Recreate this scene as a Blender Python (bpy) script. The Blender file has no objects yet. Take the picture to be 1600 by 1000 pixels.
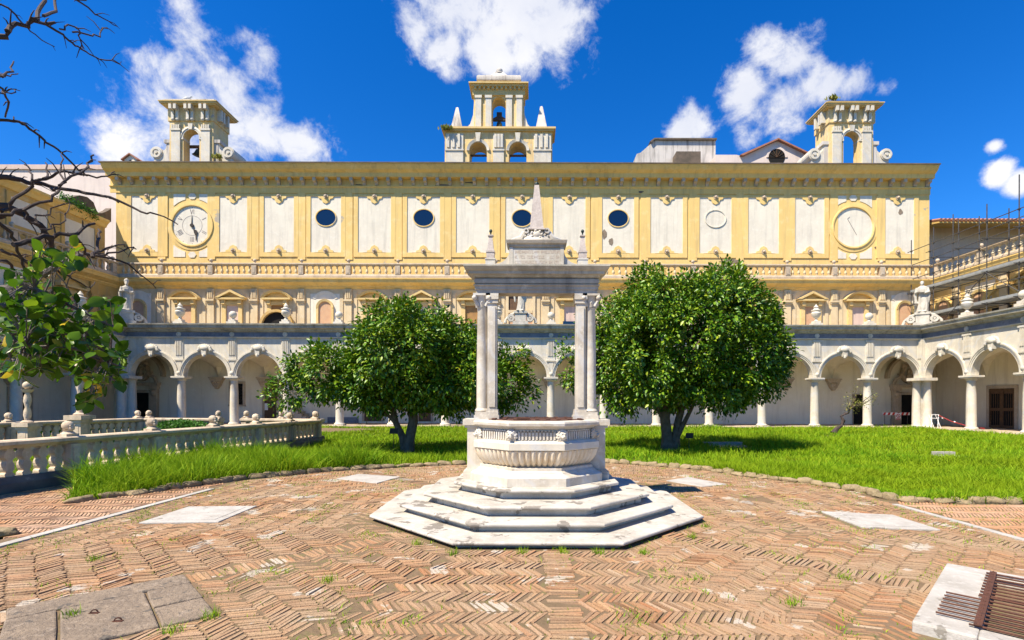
import bpy, bmesh, math, random
import numpy as np
from mathutils import Vector, Matrix, noise as mnoise
R = math.radians
PI = math.pi
random.seed(7)
rng = np.random.default_rng(7)
S = bpy.context.scene
C = S.collection

# ------------------------------------------------------------------ camera
EYE = 1.7
VX, VY, F = 830.0, 626.0, 800.0          # vanishing point and focal length of the photograph (1600 px wide)
cam_d = bpy.data.cameras.new('camera')
cam = bpy.data.objects.new('camera', cam_d)
C.objects.link(cam)
cam.location = (0, 0, EYE)
cam.rotation_euler = (R(90), R(-0.15), 0)
cam_d.sensor_width = 36
cam_d.lens = 36 * F / 1600
cam_d.shift_x = -(VX - 800) / 1600
cam_d.shift_y = (VY - 500) / 1600
cam_d.clip_start = 0.05
cam_d.clip_end = 2000
S.camera = cam

def W(px, py, Y):                         # a point seen at px,py that stands at distance Y
    return ((px - VX) * Y / F, Y, EYE + (VY - py) * Y / F)

# ------------------------------------------------------------------ light
SUN_DIR = Vector((0.44, 0.37, -0.82)).normalized()
sun_d = bpy.data.lights.new('sun', 'SUN')
sun_d.energy = 5.0
sun_d.angle = R(0.5)
sun_d.color = (1.0, 0.90, 0.72)
sun = bpy.data.objects.new('sun', sun_d)
C.objects.link(sun)
sun.location = (-20, -20, 40)
sun.rotation_euler = SUN_DIR.to_track_quat('-Z', 'Y').to_euler()
S.view_settings.view_transform = 'Standard'
S.view_settings.look = 'None'
S.view_settings.gamma = 1
S.view_settings.exposure = 0.95
S.cycles.max_bounces = 8
S.cycles.diffuse_bounces = 4
S.cycles.glossy_bounces = 3
S.cycles.transparent_max_bounces = 8

world = bpy.data.worlds.new('World')
S.world = world
world.use_nodes = True
wt = world.node_tree
for n in list(wt.nodes): wt.nodes.remove(n)
def wn(t, **k):
    n = wt.nodes.new(t)
    for a, v in k.items(): setattr(n, a, v)
    return n
def wl(a, b): wt.links.new(a, b)
def wmath(op, a, b=None, c=None):
    n = wn('ShaderNodeMath', operation=op)
    for i, v in enumerate((a, b, c)):
        if v is None: continue
        if isinstance(v, (int, float)): n.inputs[i].default_value = v
        else: wl(v, n.inputs[i])
    return n.outputs[0]
w_out = wn('ShaderNodeOutputWorld')
w_bg = wn('ShaderNodeBackground')
wl(w_bg.outputs[0], w_out.inputs[0])
sky = wn('ShaderNodeTexSky', sky_type='NISHITA')
sky.sun_disc = False
sky.sun_elevation = R(55)
sky.sun_rotation = R(230)
sky.air_density = 1.0
sky.dust_density = 0.2
sky.ozone_density = 4.0
w_bg.inputs['Strength'].default_value = 0.088
hs = wn('ShaderNodeHueSaturation')
hs.inputs['Saturation'].default_value = 1.38
hs.inputs['Value'].default_value = 1.0
wl(sky.outputs[0], hs.inputs['Color'])
tint = wn('ShaderNodeMix', data_type='RGBA', blend_type='MULTIPLY')
tint.inputs[0].default_value = 1
wl(hs.outputs[0], tint.inputs[6])
tint.inputs[7].default_value = (0.56, 0.86, 1.17, 1)
# fair-weather clouds: puffs in given sky directions, broken up by noise
geo = wn('ShaderNodeTexCoord')
vec = geo.outputs['Generated']
nz = wn('ShaderNodeTexNoise')
nz.inputs['Scale'].default_value = 5.5
nz.inputs['Detail'].default_value = 9
nz.inputs['Roughness'].default_value = 0.60
wl(vec, nz.inputs['Vector'])
nz2 = wn('ShaderNodeTexNoise')
nz2.inputs['Scale'].default_value = 3.0
nz2.inputs['Detail'].default_value = 5
wl(vec, nz2.inputs['Vector'])
def sky_dir(px, py): return Vector((px - VX, F, VY - py)).normalized()
CLOUDS = [(300,85,60),(275,120,62),(330,125,62),(350,175,75),(270,190,85),(205,215,65),(400,185,55),(395,85,42),(225,98,36),
          (320,235,85),(415,215,40),(170,238,40),(480,236,50),(455,225,35),(300,50,38),(310,150,80),(235,205,66),(365,130,40),
          (720,5,100),(800,-10,120),(655,15,62),(880,0,66),(690,80,48),(705,112,30),(765,70,62),(840,40,62),
          (1195,72,40),(1232,95,46),(1165,140,44),(1222,160,52),(1232,195,36),(1285,130,40),(1340,128,42),(1388,130,28),(1165,215,26),
          (1080,200,34),(1062,205,26),(1560,270,24),(1590,284,24),(1552,226,14)]
field = None
for (px, py, r) in CLOUDS:
    d0 = sky_dir(px, py)
    rad = 0.5 * ((sky_dir(px + r, py) - d0).length + (sky_dir(px, py + r) - d0).length)
    vd = wn('ShaderNodeVectorMath', operation='DISTANCE')
    wl(vec, vd.inputs[0]); vd.inputs[1].default_value = d0
    v = wmath('MULTIPLY_ADD', vd.outputs['Value'], -1.0 / (rad * 1.75), 1.0)
    field = v if field is None else wmath('SMOOTH_MAX', field, v, 0.22)
field = wmath('MAXIMUM', field, -0.6)
nz3 = wn('ShaderNodeTexNoise')
nz3.inputs['Scale'].default_value = 17.0
nz3.inputs['Detail'].default_value = 9
nz3.inputs['Roughness'].default_value = 0.66
nz3.inputs['Distortion'].default_value = 0.25
wl(vec, nz3.inputs['Vector'])
field = wmath('MINIMUM', field, 0.80)
fb = wmath('MULTIPLY_ADD', nz.outputs['Fac'], 1.5, -0.80)
fb = wmath('MULTIPLY_ADD', nz3.outputs['Fac'], 1.35, fb)
dens = wmath('ADD', wmath('ADD', field, fb), -1.02)
mr = wn('ShaderNodeMapRange', interpolation_type='SMOOTHSTEP')
wl(dens, mr.inputs[0]); mr.inputs[1].default_value = 0.0; mr.inputs[2].default_value = 0.50
mr.inputs[4].default_value = 0.97
cr = wn('ShaderNodeMapRange')
sx_ = wn('ShaderNodeSeparateXYZ'); wl(vec, sx_.inputs[0])
wl(wmath('ADD', wmath('MULTIPLY_ADD', sx_.outputs['Z'], -0.9, 0.42), wmath('MULTIPLY_ADD', nz3.outputs['Fac'], .22, wmath('MULTIPLY', nz2.outputs['Fac'], .85))), cr.inputs[0]); cr.inputs[1].default_value = 0.35; cr.inputs[2].default_value = 0.65
cmix = wn('ShaderNodeMix', data_type='RGBA')
wl(cr.outputs[0], cmix.inputs[0])
cmix.inputs[6].default_value = (4.2, 4.5, 5.4, 1)
cmix.inputs[7].default_value = (6.3, 6.25, 6.3, 1)
smix = wn('ShaderNodeMix', data_type='RGBA')
wl(mr.outputs[0], smix.inputs[0]); wl(tint.outputs[2], smix.inputs[6]); wl(cmix.outputs[2], smix.inputs[7])
wl(smix.outputs[2], w_bg.inputs['Color'])

# ------------------------------------------------------------------ materials
MATS = {}
def mat(name, base, var=None, var2=None, scale=1.2, rough=0.85, bump=0.15, bscale=18.0, streak=None, streak_amt=0.5,
        island=None, spec=0.3, metallic=0.0, translucent=0.0, veins=None, pock=None):
    """base colour broken up by weathering noise in world space; optional vertical streaks, veins and flaked patches"""
    m = bpy.data.materials.new(name); m.use_nodes = True
    t = m.node_tree; N = t.nodes; L = t.links
    b = N['Principled BSDF']
    b.inputs['Roughness'].default_value = rough
    b.inputs['Specular IOR Level'].default_value = spec
    b.inputs['Metallic'].default_value = metallic
    g = N.new('ShaderNodeNewGeometry')
    pos = g.outputs['Position']
    def c4(c): return (c[0], c[1], c[2], 1)
    def nz(sc, det=5, ro=0.6, vec=None):
        n = N.new('ShaderNodeTexNoise'); n.inputs['Scale'].default_value = sc
        n.inputs['Detail'].default_value = det; n.inputs['Roughness'].default_value = ro
        L.new(vec or pos, n.inputs['Vector']); return n.outputs['Fac']
    def ramp(f, a, bb, hi=1.0):
        r = N.new('ShaderNodeMapRange'); r.inputs[1].default_value = a; r.inputs[2].default_value = bb; r.inputs[4].default_value = hi
        L.new(f, r.inputs[0]); return r.outputs[0]
    def mix(f, a, bb):
        x = N.new('ShaderNodeMix'); x.data_type = 'RGBA'
        if isinstance(f, float): x.inputs[0].default_value = f
        else: L.new(f, x.inputs[0])
        for i, v in ((6, a), (7, bb)):
            if isinstance(v, tuple): x.inputs[i].default_value = c4(v)
            else: L.new(v, x.inputs[i])
        return x.outputs[2]
    col = tuple(base)
    if island:
        rp = N.new('ShaderNodeValToRGB'); L.new(g.outputs['Random Per Island'], rp.inputs[0])
        rp.color_ramp.interpolation = 'LINEAR'
        while len(rp.color_ramp.elements) < len(island): rp.color_ramp.elements.new(0.5)
        for i, c in enumerate(island):
            rp.color_ramp.elements[i].position = i / (len(island) - 1); rp.color_ramp.elements[i].color = c4(c)
        col = rp.outputs[0]
    if var: col = mix(ramp(nz(scale), 0.38, 0.66), col, tuple(var))
    if var2: col = mix(ramp(nz(scale * 4.3, 6, 0.7), 0.52, 0.72), col, tuple(var2))
    if streak:
        mp = N.new('ShaderNodeMapping'); mp.inputs['Scale'].default_value = (1.6, 1.6, 0.13); L.new(pos, mp.inputs['Vector'])
        col = mix(ramp(nz(1.9, 6, 0.65, mp.outputs[0]), 0.5, 0.72, streak_amt), col, tuple(streak))
    if veins:
        wv = N.new('ShaderNodeTexWave'); wv.inputs['Scale'].default_value = veins[1]; wv.inputs['Distortion'].default_value = 9
        wv.inputs['Detail'].default_value = 4; wv.bands_direction = 'DIAGONAL'; L.new(pos, wv.inputs['Vector'])
        col = mix(ramp(wv.outputs['Fac'], 0.82, 1.0, 0.55), col, tuple(veins[0]))
    if pock:
        col = mix(ramp(nz(pock[1], 7, 0.62), pock[2], pock[2] + 0.02), col, tuple(pock[0]))
    if isinstance(col, tuple): b.inputs['Base Color'].default_value = c4(col)
    else: L.new(col, b.inputs['Base Color'])
    if bump:
        bp = N.new('ShaderNodeBump'); bp.inputs['Strength'].default_value = bump; bp.inputs['Distance'].default_value = 0.03
        L.new(nz(bscale, 7, 0.65), bp.inputs['Height']); L.new(bp.outputs[0], b.inputs['Normal'])
    if translucent:
        tr = N.new('ShaderNodeBsdfTranslucent')
        if isinstance(col, tuple): tr.inputs[0].default_value = c4(col)
        else: L.new(col, tr.inputs[0])
        ms = N.new('ShaderNodeMixShader'); ms.inputs[0].default_value = translucent
        L.new(b.outputs[0], ms.inputs[1]); L.new(tr.outputs[0], ms.inputs[2])
        L.new(ms.outputs[0], N['Material Output'].inputs[0])
    MATS[name] = m
    return m

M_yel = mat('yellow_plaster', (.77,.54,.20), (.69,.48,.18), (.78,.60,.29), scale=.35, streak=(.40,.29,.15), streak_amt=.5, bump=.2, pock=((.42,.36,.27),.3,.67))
M_tower = mat('tower_plaster', (.72,.54,.27), (.66,.46,.18), (.72,.62,.45), scale=.9, streak=(.30,.25,.2), streak_amt=.7, bump=.25, pock=((.36,.32,.28),.8,.66))
M_sur = mat('window_stone', (.66,.48,.21), (.58,.41,.17), (.66,.53,.30), scale=1.5, bump=.15)
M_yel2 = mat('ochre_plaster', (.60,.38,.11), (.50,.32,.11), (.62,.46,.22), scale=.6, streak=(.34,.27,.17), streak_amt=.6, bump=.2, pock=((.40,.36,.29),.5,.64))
M_white = mat('white_stucco', (.74,.675,.56), (.66,.60,.50), (.76,.71,.61), scale=.8, streak=(.42,.385,.33), streak_amt=.5, bump=.45, bscale=4, pock=((.42,.39,.34),.4,.69))
M_cream = mat('cream_stucco', (.64,.51,.32), (.57,.44,.26), (.66,.56,.40), scale=.8, streak=(.38,.31,.23), streak_amt=.5, bump=.2)
M_cornice = mat('painted_cornice', (.78,.53,.18), (.70,.47,.16), (.78,.58,.26), scale=.5, streak=(.32,.23,.12), streak_amt=.45, bump=.15)
M_eave = mat('weathered_eave', (.10,.08,.06), (.16,.12,.09), scale=2, bump=.3)
M_marble = mat('white_marble', (.63,.575,.475), (.53,.475,.385), (.69,.635,.545), scale=1.3, streak=(.30,.275,.235), streak_amt=.55, veins=((.50,.50,.50),.7), bump=.1, rough=.6)
M_well = mat('well_marble', (.59,.535,.445), (.43,.375,.30), (.66,.615,.54), scale=2.2, streak=(.27,.235,.195), streak_amt=.6, veins=((.52,.51,.50),1.1), bump=.15, rough=.6, pock=((.36,.33,.29),3.0,.69))
M_step = mat('worn_step_marble', (.50,.465,.41), (.38,.345,.29), (.58,.55,.50), scale=2.3, bump=.25, rough=.65, streak=(.25,.22,.19), streak_amt=.5, pock=((.22,.195,.165),3.0,.575))
M_honey = mat('honey_marble', (.66,.53,.36), (.72,.64,.52), (.56,.42,.26), scale=2.2, bump=.15, rough=.6)
M_grey = mat('grey_marble', (.48,.42,.34), (.35,.305,.245), (.56,.50,.41), scale=1.8, streak=(.15,.14,.12), streak_amt=.8, bump=.2, rough=.7)
M_dark_cor = mat('lichened_cornice', (.48,.45,.38), (.30,.28,.23), (.56,.53,.47), scale=1.3, streak=(.12,.11,.09), streak_amt=.75, bump=.25)
M_blue = mat('blue_grey_marble', (.15,.165,.205), (.23,.245,.28), (.095,.10,.13), scale=1.5, bump=.1, rough=.5)
M_taupe = mat('taupe_stone', (.52,.42,.31), (.41,.33,.24), (.58,.49,.39), scale=2, streak=(.25,.20,.16), streak_amt=.5, bump=.25)
M_cemet = mat('weathered_travertine', (.60,.48,.345), (.46,.36,.255), (.66,.56,.43), scale=3, streak=(.18,.145,.11), streak_amt=.7, bump=.3)
M_lava = mat('black_base_stone', (.10,.09,.085), (.17,.15,.13), scale=2, bump=.3, pock=((.25,.22,.2),2,.68))
M_floor = mat('pale_terracotta_floor', (.46,.37,.28), (.40,.31,.22), scale=2, bump=.1)
M_gallery = mat('gallery_plaster', (.82,.75,.61), (.76,.68,.54), (.84,.78,.66), scale=.5, streak=(.52,.45,.36), streak_amt=.5, bump=.12)
M_rose = mat('rose_plaster', (.62,.47,.40), (.55,.42,.36), scale=.8, streak=(.4,.3,.26), bump=.15)
M_pinkw = mat('pale_pink_wall', (.70,.60,.54), (.63,.53,.48), scale=.6, streak=(.42,.36,.33), streak_amt=.4, bump=.12)
M_niche = mat('faded_fresco', (.58,.36,.21), (.52,.30,.18), (.55,.40,.27), scale=2, bump=.1)
M_wood = mat('dark_wood', (.10,.055,.03), (.15,.085,.045), scale=6, rough=.6, bump=.3)
M_wood2 = mat('ochre_shutter', (.36,.20,.07), (.29,.16,.06), scale=4, rough=.6, bump=.2)
M_dark = mat('dark_interior', (.012,.011,.010), rough=.9, bump=0)
M_glass = mat('window_glass', (.004,.012,.035), rough=.06, spec=.8, bump=0)
M_bronze = mat('bell_bronze', (.035,.05,.045), (.06,.08,.065), scale=6, rough=.45, metallic=.6, bump=.1)
M_iron = mat('dark_iron', (.03,.025,.022), (.06,.04,.03), scale=8, rough=.6, bump=.2)
M_rust = mat('rusty_iron', (.10,.040,.025), (.06,.028,.02), (.15,.062,.036), scale=9, rough=.8, bump=.3)
M_steel = mat('scaffold_steel', (.055,.055,.06), (.10,.09,.08), scale=5, rough=.5, metallic=.3, bump=.05)
M_plank = mat('grey_metal_deck', (.26,.28,.29), (.34,.35,.35), scale=4, rough=.5, metallic=.2, bump=.1)
M_tile = mat('terracotta_tile', (.36,.16,.10), (.28,.12,.08), (.42,.24,.17), scale=3, bump=.2)
M_granite = mat('grey_granite', (.50,.43,.385), (.39,.33,.295), (.62,.56,.51), scale=9, bump=.2, rough=.6)
M_statue = mat('statue_marble', (.52,.485,.425), (.38,.35,.30), (.60,.57,.51), scale=2.5, streak=(.22,.2,.18), streak_amt=.6, bump=.15, rough=.7)
M_slab = mat('white_slab', (.43,.405,.37), (.33,.305,.27), (.50,.475,.44), scale=3, bump=.35, pock=((.22,.20,.17),3.3,.63))
M_gslab = mat('worn_grey_slab', (.26,.20,.145), (.18,.14,.105), (.33,.265,.205), scale=3, bump=1.0, bscale=24, pock=((.13,.11,.09),7,.60))
M_tufa = mat('tufa_stone', (.31,.235,.135), (.20,.155,.085), (.37,.30,.19), scale=5, bump=.8, bscale=22)
M_bark = mat('tree_bark', (.10,.075,.05), (.16,.125,.09), scale=7, bump=.6, bscale=30)
M_twig = mat('bare_twig', (.045,.032,.028), (.075,.055,.048), scale=9, bump=.3, bscale=60)
M_limb = mat('pale_limb_bark', (.19,.16,.14), (.12,.10,.085), scale=9, bump=.5, bscale=50)
M_leaf = mat('camellia_leaf', (.03,.10,.01), island=[(.020,.068,.003),(.042,.125,.004),(.08,.185,.005),(.14,.25,.008),(.27,.34,.014)], rough=.40, spec=.4, bump=0, translucent=.15)
M_leaf2 = mat('broad_leaf', (.03,.11,.012), island=[(.022,.065,.004),(.045,.115,.005),(.085,.18,.007),(.18,.29,.012)], rough=.33, spec=.3, bump=0, translucent=.42)
M_leafy = mat('yellow_leaf', (.62,.40,.02), (.5,.42,.03), scale=30, rough=.35, bump=0, translucent=.3)
M_grass = mat('grass_blades', (.10,.22,.02), island=[(.055,.16,.004),(.10,.25,.005),(.16,.33,.007),(.26,.42,.010),(.38,.46,.03)], var=(.25,.35,.010), var2=(.07,.19,.004), scale=.42, rough=.6, spec=.12, bump=0, translucent=.25)
M_bush = mat('bush_leaf', (.05,.14,.02), island=[(.03,.10,.012),(.06,.17,.02),(.10,.22,.03)], rough=.4, bump=0, translucent=.25)
M_yleaf = mat('pale_olive_leaf', (.3,.3,.06), island=[(.16,.20,.03),(.30,.30,.06),(.45,.40,.12)], rough=.5, bump=0, translucent=.3)
M_soil = mat('lawn_soil', (.08,.09,.025), (.16,.12,.06), (.05,.10,.015), scale=1.5, bump=.5)
M_mortar = mat('mossy_joint_soil', (.19,.125,.075), (.14,.10,.055), (.17,.16,.055), scale=1.6, bump=.6, bscale=25)
M_brick = mat('herringbone_brick', (.4,.2,.1), var=(.36,.25,.155), scale=.9, rough=.9, bump=.7, bscale=45,
              island=[(.19,.10,.05),(.32,.17,.085),(.41,.23,.115),(.26,.155,.09),(.45,.275,.145),(.37,.165,.075),(.46,.335,.22)], pock=((.47,.40,.32),1.6,.60))
M_brick2 = mat('path_brick', (.5,.28,.18), var=(.46,.30,.20), scale=1, rough=.9, bump=.4, bscale=45,
               island=[(.40,.20,.10),(.47,.25,.12),(.36,.185,.095),(.50,.30,.16)])
M_red = mat('red_paint', (.45,.03,.025), rough=.5, bump=0)
M_pwhite = mat('white_paint', (.8,.8,.8), rough=.5, bump=0)
M_black = mat('black_paint', (.012,.012,.012), rough=.5, bump=0)
M_numeral = mat('numeral_paint', (.27,.23,.21), rough=.8, bump=0)
M_feather = mat('gull_feather', (.6,.6,.6), (.3,.32,.35), scale=8, bump=0)
M_stainw = mat('stained_render', (.62,.57,.52), (.46,.42,.38), scale=.7, streak=(.10,.09,.08), streak_amt=.9, bump=.2)
M_engrave = mat('engraved_letter', (.46,.36,.29), rough=.8, bump=0)
M_terra = mat('terracotta_pot', (.50,.24,.14), (.42,.2,.12), scale=8, bump=.2)

# ------------------------------------------------------------------ mesh building
class MB:
    def __init__(s): s.v = []; s.f = []
    def add(s, vs, fs):
        o = len(s.v); s.v.extend([tuple(p) for p in vs]); s.f.extend([tuple(i + o for i in f) for f in fs]); return s
    def box(s, x0, x1, y0, y1, z0, z1):
        return s.add([(x0,y0,z0),(x1,y0,z0),(x1,y1,z0),(x0,y1,z0),(x0,y0,z1),(x1,y0,z1),(x1,y1,z1),(x0,y1,z1)],
                     [(0,3,2,1),(4,5,6,7),(0,1,5,4),(1,2,6,5),(2,3,7,6),(3,0,4,7)])
    def bxc(s, cx, cy, z0, sx, sy, sz): return s.box(cx-sx/2, cx+sx/2, cy-sy/2, cy+sy/2, z0, z0+sz)
    def prism(s, pts, y0, y1):                    # polygon in xz pushed along y
        n = len(pts)
        return s.add([(x,y0,z) for x,z in pts]+[(x,y1,z) for x,z in pts],
                     [tuple(range(n)), tuple(range(2*n-1,n-1,-1))]+[(i,i+n,(i+1)%n+n,(i+1)%n) for i in range(n)])
    def slab(s, pts, z0, z1):                     # polygon in xy pushed along z
        n = len(pts)
        return s.add([(x,y,z0) for x,y in pts]+[(x,y,z1) for x,y in pts],
                     [tuple(range(n-1,-1,-1)), tuple(range(n,2*n))]+[(i,(i+1)%n,(i+1)%n+n,i+n) for i in range(n)])
    def run(s, prof, x0, x1, m0=0.0, m1=0.0, caps=True):   # closed (y,z) profile run along x, mitred ends
        n = len(prof)
        vs = [(x0 - m0*y, y, z) for y, z in prof] + [(x1 + m1*y, y, z) for y, z in prof]
        fs = [(i, (i+1)%n, (i+1)%n+n, i+n) for i in range(n)]
        if caps: fs += [tuple(range(n-1,-1,-1)), tuple(range(n,2*n))]
        return s.add(vs, fs)
    def lathe(s, prof, cx=0, cy=0, cz=0, seg=20, rot=0.0, sx=1.0, sy=1.0):
        n = len(prof); vs = []; fs = []
        for (r, z) in prof:
            for k in range(seg):
                a = 2*PI*k/seg + rot; vs.append((cx+r*math.cos(a)*sx, cy+r*math.sin(a)*sy, cz+z))
        for i in range(n-1):
            for k in range(seg):
                k2 = (k+1)%seg; fs.append((i*seg+k, i*seg+k2, (i+1)*seg+k2, (i+1)*seg+k))
        fs.append(tuple(range(seg-1,-1,-1))); fs.append(tuple((n-1)*seg+k for k in range(seg)))
        return s.add(vs, fs)
    def octa(s, prof, cx, cy, cz=0):              # lathe with eight flat sides; r is the half-width
        return s.lathe([(r/math.cos(PI/8), z) for r, z in prof], cx, cy, cz, 8, PI/8)
    def tube(s, pts, rad, seg=7):
        pts = [Vector(p) for p in pts]; n = len(pts); vs = []; fs = []
        if not isinstance(rad, (list, tuple)): rad = [rad]*n
        up = Vector((0.13, 0.31, 0.94))
        for i, p in enumerate(pts):
            t = (pts[min(i+1,n-1)] - pts[max(i-1,0)])
            if t.length < 1e-9: t = Vector((0,0,1))
            t.normalize()
            a = t.cross(up)
            if a.length < .05: a = t.cross(Vector((1,0,0)))
            a.normalize(); b = t.cross(a)
            for k in range(seg):
                q = 2*PI*k/seg; vs.append(p + a*(rad[i]*math.cos(q)) + b*(rad[i]*math.sin(q)))
        for i in range(n-1):
            for k in range(seg):
                k2 = (k+1)%seg; fs.append((i*seg+k, (i+1)*seg+k, (i+1)*seg+k2, i*seg+k2))
        fs.append(tuple(range(seg))); fs.append(tuple((n-1)*seg+k for k in range(seg-1,-1,-1)))
        return s.add(vs, fs)
    def ring(s, cx, cz, prof, a0=0.0, a1=PI, seg=24, ex=1.0, ez=1.0):   # (r,y) section swept round a centre in the xz plane
        n = len(prof); vs = []; fs = []
        full = abs(a1 - a0 - 2*PI) < 1e-6
        for k in range(seg + (0 if full else 1)):
            a = a0 + (a1-a0)*k/seg
            for (r, y) in prof: vs.append((cx+r*math.cos(a)*ex, y, cz+r*math.sin(a)*ez))
        m = seg if full else seg + 1
        for k in range(seg):
            k2 = (k+1) % m
            for i in range(n):
                j = (i+1)%n; fs.append((k*n+i, k*n+j, k2*n+j, k2*n+i))
        if not full: fs.append(tuple(range(n-1,-1,-1))); fs.append(tuple(seg*n+i for i in range(n)))
        return s.add(vs, fs)
    def disc(s, cx, cz, r, y0, y1, seg=28, ex=1.0, ez=1.0):
        return s.prism([(cx+r*math.cos(2*PI*k/seg)*ex, cz+r*math.sin(2*PI*k/seg)*ez) for k in range(seg)], y0, y1)
    def ball(s, cx, cy, cz, r, seg=12, sx=1, sy=1, sz=1):
        st = seg//2+1
        return s.lathe([(max(1e-4, r*math.sin(PI*i/st)), -r*math.cos(PI*i/st)*sz) for i in range(st+1)], cx, cy, cz, seg, 0, sx, sy)
    def move(s, dx, dy, dz, rz=0.0, start=0):
        c, q = math.cos(rz), math.sin(rz)
        for i in range(start, len(s.v)):
            x, y, z = s.v[i]; s.v[i] = (x*c-y*q+dx, x*q+y*c+dy, z+dz)
        return s
    def mesh(s, name, m, smooth=False):
        me = bpy.data.meshes.new(name); me.from_pydata(s.v, [], s.f); me.update()
        bm = bmesh.new(); bm.from_mesh(me); bmesh.ops.recalc_face_normals(bm, faces=bm.faces); bm.to_mesh(me); bm.free()
        if m: me.materials.append(m)
        if smooth:
            me.polygons.foreach_set('use_smooth', [True]*len(me.polygons))
            try: me.set_sharp_from_angle(angle=R(35))
            except Exception: pass
        return me

def thing(name, label, cat, loc=(0,0,0), rotz=0.0, group=None):
    o = bpy.data.objects.new(name, None); C.objects.link(o); o.empty_display_size = .2
    o.location = loc; o.rotation_euler = (0,0,rotz); o['label'] = label; o['category'] = cat
    if group: o['group'] = group
    return o
def obj(name, mb, m, parent=None, label=None, smooth=False, loc=None, rotz=0.0, kind=None):
    me = mb if isinstance(mb, bpy.types.Mesh) else mb.mesh(name, m, smooth)
    o = bpy.data.objects.new(name, me); C.objects.link(o)
    if parent: o.parent = parent
    if loc: o.location = loc
    if rotz: o.rotation_euler = (0,0,rotz)
    if label: o['label'] = label
    if kind: o['kind'] = kind
    return o
def tag(o, label, cat, group=None):
    o['label'] = label; o['category'] = cat
    if group: o['group'] = group
    return o
def struct(name, mb, m, smooth=False): return obj(name, mb, m, smooth=smooth, kind='structure')
def clone(o, parent=None, loc=None, rotz=None):
    c = o.copy(); C.objects.link(c)
    if parent: c.parent = parent
    if loc is not None: c.location = loc
    if rotz is not None: c.rotation_euler = (0,0,rotz)
    for ch in list(o.children):
        if ch is not c: clone(ch, c)
    return c
def np_mesh(name, V, T, m, smooth=False):
    me = bpy.data.meshes.new(name)
    me.vertices.add(len(V)); me.vertices.foreach_set('co', np.ascontiguousarray(V, dtype=np.float32).ravel())
    n = len(T); me.loops.add(n*3); me.loops.foreach_set('vertex_index', np.ascontiguousarray(T, dtype=np.int32).ravel())
    me.polygons.add(n); me.polygons.foreach_set('loop_start', np.arange(0, n*3, 3, dtype=np.int32))
    try: me.polygons.foreach_set('loop_total', np.full(n, 3, dtype=np.int32))
    except Exception: pass
    if smooth: me.polygons.foreach_set('use_smooth', np.ones(n, dtype=bool))
    me.update(calc_edges=True); me.validate()
    me.materials.append(m)
    return me
ORD = ['first','second','third','fourth','fifth','sixth','seventh','eighth','ninth','tenth','eleventh','twelfth','thirteenth','fourteenth','fifteenth','sixteenth','seventeenth','eighteenth']
# ------------------------------------------------------------------ the cloister: three arcades round the court
YA = 33.5                 # front plane of the far arcade
XL, XR = -26.5, 25.6      # front planes of the side arcades
NB = 15
B = (XR - XL) / NB        # bay
ZS, ZT = 3.25, 5.74       # springing and top of the arch wall
RI = B/2 - .27
WL = 6 * B                # length built of the side wings

def ME(name, m, build, smooth=False):
    b = MB(); build(b); return b.mesh(name, m, smooth)
def f_shaft(b): b.lathe([(.27,.20),(.255,.26),(.255,1.2),(.24,2.2),(.215,2.78),(.225,2.80),(.235,2.84),(.215,2.87),(.215,2.93)], seg=24)
def f_base(b):
    b.bxc(0,0,-.05,.66,.66,.15); b.lathe([(.33,.10),(.345,.14),(.33,.18),(.29,.20),(.28,.23)], seg=24)
def f_cap(b):
    b.lathe([(.215,2.93),(.25,2.97),(.31,3.04),(.35,3.08)], seg=24)
    b.bxc(0,0,3.08,.74,.74,.06); b.bxc(0,0,3.14,.90,.80,.10)
me_shaft = ME('column', M_marble, f_shaft, True); me_base = ME('base', M_marble, f_base, True); me_cap = ME('capital', M_marble, f_cap, True)
def f_archivolt(b):
    b.ring(0, ZS, [(RI-.003,-.05),(RI-.003,.02),(RI+.25,.02),(RI+.25,-.12),(RI+.17,-.12),(RI+.16,-.085),(RI+.09,-.085),(RI+.08,-.05)], 0, PI, 36)
me_archivolt = ME('archivolt', M_marble, f_archivolt, True)
def f_key(b):
    zc = ZS + RI
    b.prism([(-.13,zc-.1),(.13,zc-.1),(.17,zc+.42),(-.17,zc+.42)], -.26, .02)
    for i in range(9):
        a = PI*i/8; b.ball(.36*math.cos(a), -.15, zc+.30+.22*math.sin(a), .12, 8, 1, .7, 1)
    b.ball(0,-.20,zc+.36,.22,10,1.3,.6,.9); b.ball(-.40,-.14,zc+.22,.10,8); b.ball(.40,-.14,zc+.22,.10,8)
    b.lathe([(.02,zc-.26),(.09,zc-.2),(.11,zc-.1),(.07,zc)],0,-.2,0,10)
me_key = ME('keystone', M_marble, f_key, True)
def f_strip(b):
    b.box(-.27,.27,-.05,.02,4.35,5.72)
    for k in range(4):
        x = -.20 + k*.1075
        b.box(x,x+.06,-.095,-.05,4.62,5.55)
    b.box(-.31,.31,-.11,.02,5.58,5.68); b.box(-.30,.30,-.08,.02,4.27,4.37)
me_strip = ME('pilaster_strip', M_marble, f_strip)
def f_boss(b):
    b.ball(0,-.06,ZS+.20,.15,10,1,.8,1); b.prism([(-.05,ZS+.3),(.05,ZS+.3),(.16,ZS+.9),(-.16,ZS+.9)],-.06,.02)
    b.ring(0,ZS+.2,[(.15,-.08),(.15,.0),(.2,.0),(.2,-.08)],0,2*PI,16)
me_boss = ME('scroll_boss', M_marble, f_boss, True)
me_medal = ME('medallion', M_marble, lambda b: (b.disc(0,5.98,.15,-.11,0,18), b.ball(0,-.11,5.98,.09,10,1,.5,1)), True)
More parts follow.
